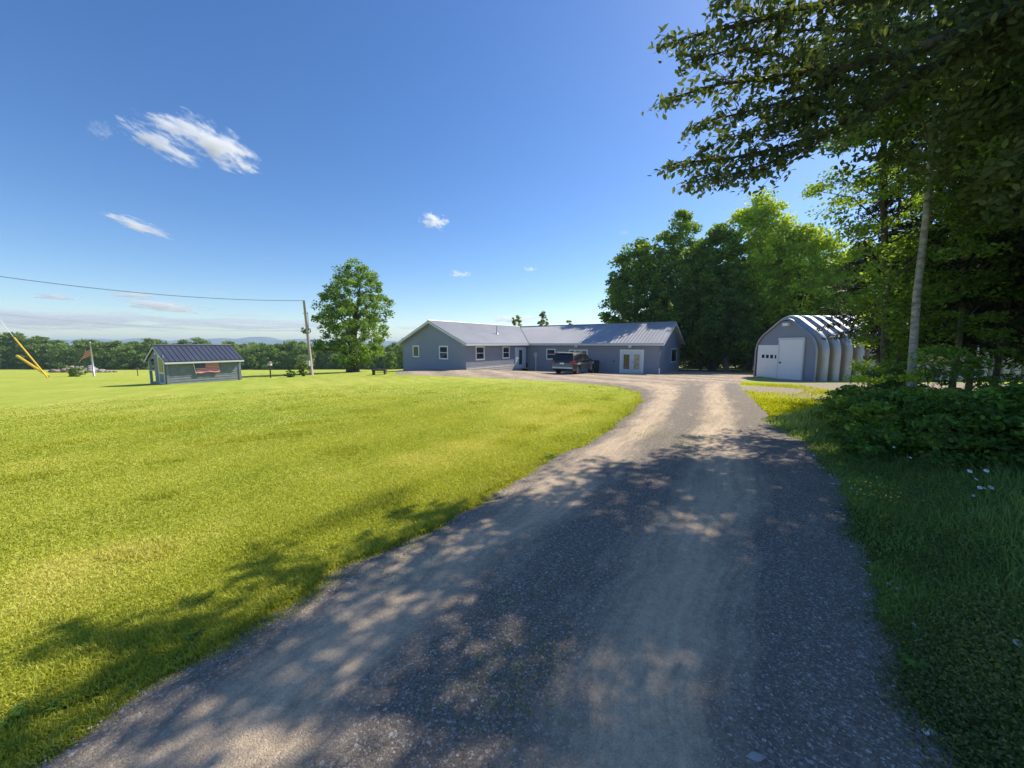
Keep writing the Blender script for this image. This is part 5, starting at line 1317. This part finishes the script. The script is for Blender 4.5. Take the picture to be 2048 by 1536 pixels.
for i, (px, py, D, s, lab) in enumerate([
    (1940, 942, 3.6, .021, 'upper left daisy of the cluster below the bushes'), (1973, 941, 3.6, .021, 'upper right daisy of the cluster below the bushes'), (1953, 958, 3.6, .015, 'small daisy in the middle of the cluster below the bushes'),
    (1960, 975, 3.5, .02, 'lower left daisy of the tight pair and small one in the cluster'), (1970, 976, 3.5, .014, 'little daisy squeezed between two larger ones in the cluster'), (1983, 975, 3.5, .022, 'lower right daisy of the cluster below the bushes'),
    (1947, 991, 3.4, .013, 'tiny daisy lowest in the cluster below the bushes'), (2027, 986, 3.4, .018, 'daisy standing apart near the right edge, level with the cluster'), (2036, 1286, 1.75, .018, 'single large daisy low at the right edge, nearest the viewer'),
    (1821, 915, 4.2, .014, 'daisy to the left, higher one of two before the bush'), (1788, 894, 4.6, .014, 'daisy furthest up the verge, before the leftmost bushes'), (1724, 959, 4.3, .014, 'daisy nearest the drive, left of the yellow flowers'), (1749, 984, 4.2, .013, 'daisy just above the small yellow flowers')]):
    daisy(px, py, D, s, lab, random.uniform(-1, 1))
def weed(label, px, py, n, size, seed, mat='leaf_mid', name='weed'):
    q = on_ground(px, py); rr = random.Random(seed); t = thing(name, label, 'plant', q); mb = MB(); tn = []
    for k in range(n):
        th = rr.uniform(0, 6.28); el = rr.uniform(.25, 1.1); L = size * .55 * rr.uniform(.6, 1.2); d = Vector((math.cos(th) * math.cos(el), math.sin(th) * math.cos(el), math.sin(el)))
        s = d.cross(Vector((0, 0, 1))).normalized() * L * .22; b0 = q + Vector((rr.uniform(-.03, .03), rr.uniform(-.03, .03), .005)); m1 = b0 + d * L * .5; e = b0 + d * L * .95 - Vector((0, 0, L * .35))
        up = Vector((0, 0, L * .05))
        mb.face([b0, m1 - s * .8, m1 + up * 0]); mb.face([b0, m1, m1 + s * .8]); mb.face([m1 - s * .8, m1 - s + d * L * .2 - up, e, m1]); mb.face([m1, e, m1 + s + d * L * .2 - up, m1 + s * .8])
    o = mb.build('leaf_rosette', M[mat], t); a = o.data.attributes.new('rnd', 'FLOAT', 'POINT'); a.data.foreach_set("value", np.repeat(np.random.default_rng(seed).uniform(.3, .9), len(o.data.vertices)).astype(np.float32))
for a in [('leafy weed growing where the lawn meets the drive, in shade', 395, 1275, 26, .10, 1), ('pale lower leaves of a weed at the shaded drive edge', 350, 1318, 14, .08, 2), ('dark broad leaved weed at the lit lawn edge', 415, 1195, 14, .07, 3),
          ('leafy weed among the tall grass at the lower left', 110, 1415, 24, .10, 4), ('small weed hugging the drive edge near the lower left', 30, 1440, 20, .10, 5), ('small dark weed on the drive edge beside a sunlit gap', 845, 1075, 16, .06, 6),
          ('broad leaved plantain at the bottom right of the verge', 1950, 1490, 9, .09, 7), ('tiny leafy weed near the left drive edge further up', 930, 1000, 18, .12, 8), ('round leaved weed at the drive edge where the shade begins', 1100, 915, 20, .18, 9),
          ('low green weed on the right verge beside the gravel', 1760, 1150, 26, .12, 10), ('tall leafy weed on the verge left of the lone large daisy', 1930, 1240, 34, .24, 12), ('clump of weeds directly under the cluster of daisies', 1935, 1060, 34, .26, 13), ('small leafy weed spilling onto the gravel at the right, lower down', 1830, 1340, 26, .13, 14), ('weed between the yellow flowers and the leftmost bush', 1700, 925, 26, .24, 15), ('leafy green weed on the verge below the yellow flowers', 1790, 1045, 24, .12, 11)]:
    weed(*a)
# small yellow flowers
q = on_ground(1745, 1010)
rr = np.random.default_rng(77); nfl = 90; P = np.stack([q.x + rr.normal(0, .14, nfl), q.y + rr.normal(0, .12, nfl), np.full(nfl, q.z) + rr.uniform(.10, .24, nfl)], 1)
V, F, rn = leaves(P, .020, .9, up=2, r=rr)
tag(mesh_np('yellow_flowers', V, F, M['yolk'], None, tuple(q)), 'patch of tiny yellow flowers on the verge beside the gravel', 'flowers', kind='stuff')
# ------------------------------------------------------------------ clouds
def cloud_mat(name, dens, nscale, thr):
    m = bpy.data.materials.new(name); m.use_nodes = True; n, l = m.node_tree.nodes, m.node_tree.links; n.clear()
    out = n.new("ShaderNodeOutputMaterial"); pv = n.new("ShaderNodeVolumePrincipled")
    tc = n.new("ShaderNodeTexCoord"); nz = n.new("ShaderNodeTexNoise"); nz.inputs["Scale"].default_value = nscale; nz.inputs["Detail"].default_value = 6; nz.inputs["Roughness"].default_value = .68
    oi = n.new("ShaderNodeObjectInfo"); ad = n.new("ShaderNodeVectorMath"); ad.operation = 'ADD'
    l.new(tc.outputs["Object"], ad.inputs[0]); l.new(oi.outputs["Location"], ad.inputs[1])
    l.new(ad.outputs[0], nz.inputs["Vector"])
    ln = n.new("ShaderNodeVectorMath"); ln.operation = 'LENGTH'; l.new(tc.outputs["Object"], ln.inputs[0])
    a = n.new("ShaderNodeMath"); a.operation = 'MULTIPLY_ADD'; a.inputs[1].default_value = -.62; a.inputs[2].default_value = -.28; l.new(ln.outputs["Value"], a.inputs[0])
    b = n.new("ShaderNodeMath"); b.operation = 'MULTIPLY_ADD'; b.inputs[1].default_value = 2.5; l.new(nz.outputs[0], b.inputs[0]); l.new(a.outputs[0], b.inputs[2])
    r = n.new("ShaderNodeMapRange"); r.inputs[1].default_value = thr; r.inputs[2].default_value = thr + .22; r.inputs[3].default_value = 0; r.inputs[4].default_value = dens; l.new(b.outputs[0], r.inputs[0])
    l.new(r.outputs[0], pv.inputs["Density"]); pv.inputs["Color"].default_value = (1, 1, 1, 1); pv.inputs["Anisotropy"].default_value = .35
    l.new(pv.outputs[0], out.inputs["Volume"]); return m
def uv_ball(nu=20, nv=12):
    V = []; F = []
    for i in range(nv + 1):
        for j in range(nu):
            th = math.pi * i / nv; ph = 2 * math.pi * j / nu; V.append((math.sin(th) * math.cos(ph), math.sin(th) * math.sin(ph), math.cos(th)))
    for i in range(nv):
        for j in range(nu): F.append((i * nu + j, (i + 1) * nu + j, (i + 1) * nu + (j + 1) % nu, i * nu + (j + 1) % nu))
    return V, F
bV, bF = uv_ball(); cme = {}
for nm, dens in (('puff', .05), ('wisp', .007)):
    me = bpy.data.meshes.new('cloud'); me.from_pydata(bV, [], bF); me.materials.append(cloud_mat('cloud_' + nm, dens, 1.9 if nm == 'puff' else 2.4, .62 if nm == 'puff' else .68)); cme[nm] = me
def cloud(label, parts, D=1500):
    px0, py0 = parts[0][0], parts[0][1]; c0 = at(px0, py0, D)
    big = len(parts) > 1
    t = None
    for k, (px, py, hw_, hh, tilt, kind) in enumerate(parts):
        c = at(px, py, D + k * 25); o = bpy.data.objects.new('cloud', cme[kind]); COL.objects.link(o)
        sx, sz = hw_ / F_PX * D, hh / F_PX * D
        o.scale = (sx, max(sz * 1.6, sx * .45), sz); o.location = c
        az = math.atan2(c.x, c.y); o.rotation_euler = (0, R(tilt), -az)
        tag(o, label[k] if isinstance(label, list) else label, 'cloud')
cloud(['lower left lobe of the large white cloud on the left', 'right hand lobe of the large white cloud on the left', 'upper middle lobe of the large white cloud on the left'],
      [(322, 288, 66, 23, 20, 'puff'), (430, 288, 84, 36, 21, 'puff'), (352, 258, 64, 18, 8, 'puff')], 1400)
cloud('thin slanting wisp of cloud below the large cloud', [(270, 449, 60, 14, 15, 'puff')])
cloud('small bright puff of cloud high above the house', [(868, 442, 34, 17, 10, 'puff')])
cloud('tiny white cloud above the left end of the house roof', [(921, 548, 24, 9, 5, 'puff')])
cloud('tiny white cloud above the middle of the house roof', [(1060, 538, 15, 6, 0, 'puff')])
cloud('small flat cloud low on the far left over the tree line', [(113, 594, 40, 8, 0, 'puff')], 2200)
cloud('small flat cloud above the little shed, upper of two', [(268, 591, 45, 8, 0, 'puff')], 2200)
cloud('long flat cloud low above the little shed', [(328, 612, 85, 13, 3, 'puff')], 2200)
cloud('faint short cloud between the little shed and the utility pole', [(440, 588, 40, 7, 8, 'wisp')], 2200)
cloud('faint low cloud just left of the utility pole', [(480, 631, 60, 8, 0, 'wisp')], 2600)
cloud('low flat cloud over the house roof near the horizon', [(1030, 638, 62, 9, 0, 'puff')], 2600)
cloud('faint little cloud left of the tall wood', [(1248, 465, 16, 8, 0, 'wisp')])
cloud('faint smudge of cloud left of the large white cloud', [(200, 260, 26, 20, -10, 'wisp')])
for (px, py, w_, h_, lab) in [(120, 640, 330, 26, 'broad pale bank of haze cloud low over the left horizon'), (520, 650, 260, 18, 'pale bank of thin cloud behind the utility pole'), (900, 655, 160, 10, 'thin pale cloud streak behind the maple and the house')]:
    cloud(lab, [(px, py, w_, h_, 0, 'wisp')], 3200)
# ------------------------------------------------------------------ haze
hz = MB(); X0, X1, Y0, Y1, ZB, ZT = -5100, 5100, -290, 5100, -30, 62
hz.hexa([(X0, Y0, ZB), (X1, Y0, ZB), (X1, Y1, ZB), (X0, Y1, ZB), (X0, Y0, ZT), (X1, Y0, ZT), (X1, Y1, ZT), (X0, Y1, ZT)])
hm = bpy.data.materials.new('haze_air'); hm.use_nodes = True; hn, hl = hm.node_tree.nodes, hm.node_tree.links; hn.clear()
ho = hn.new("ShaderNodeOutputMaterial"); hv = hn.new("ShaderNodeVolumePrincipled"); hv.inputs["Density"].default_value = 0.00022; hv.inputs["Color"].default_value = (.62, .80, 1.0, 1); hv.inputs["Anisotropy"].default_value = .2
hl.new(hv.outputs[0], ho.inputs["Volume"])
tag(hz.build('haze', hm, None), kind='stuff')
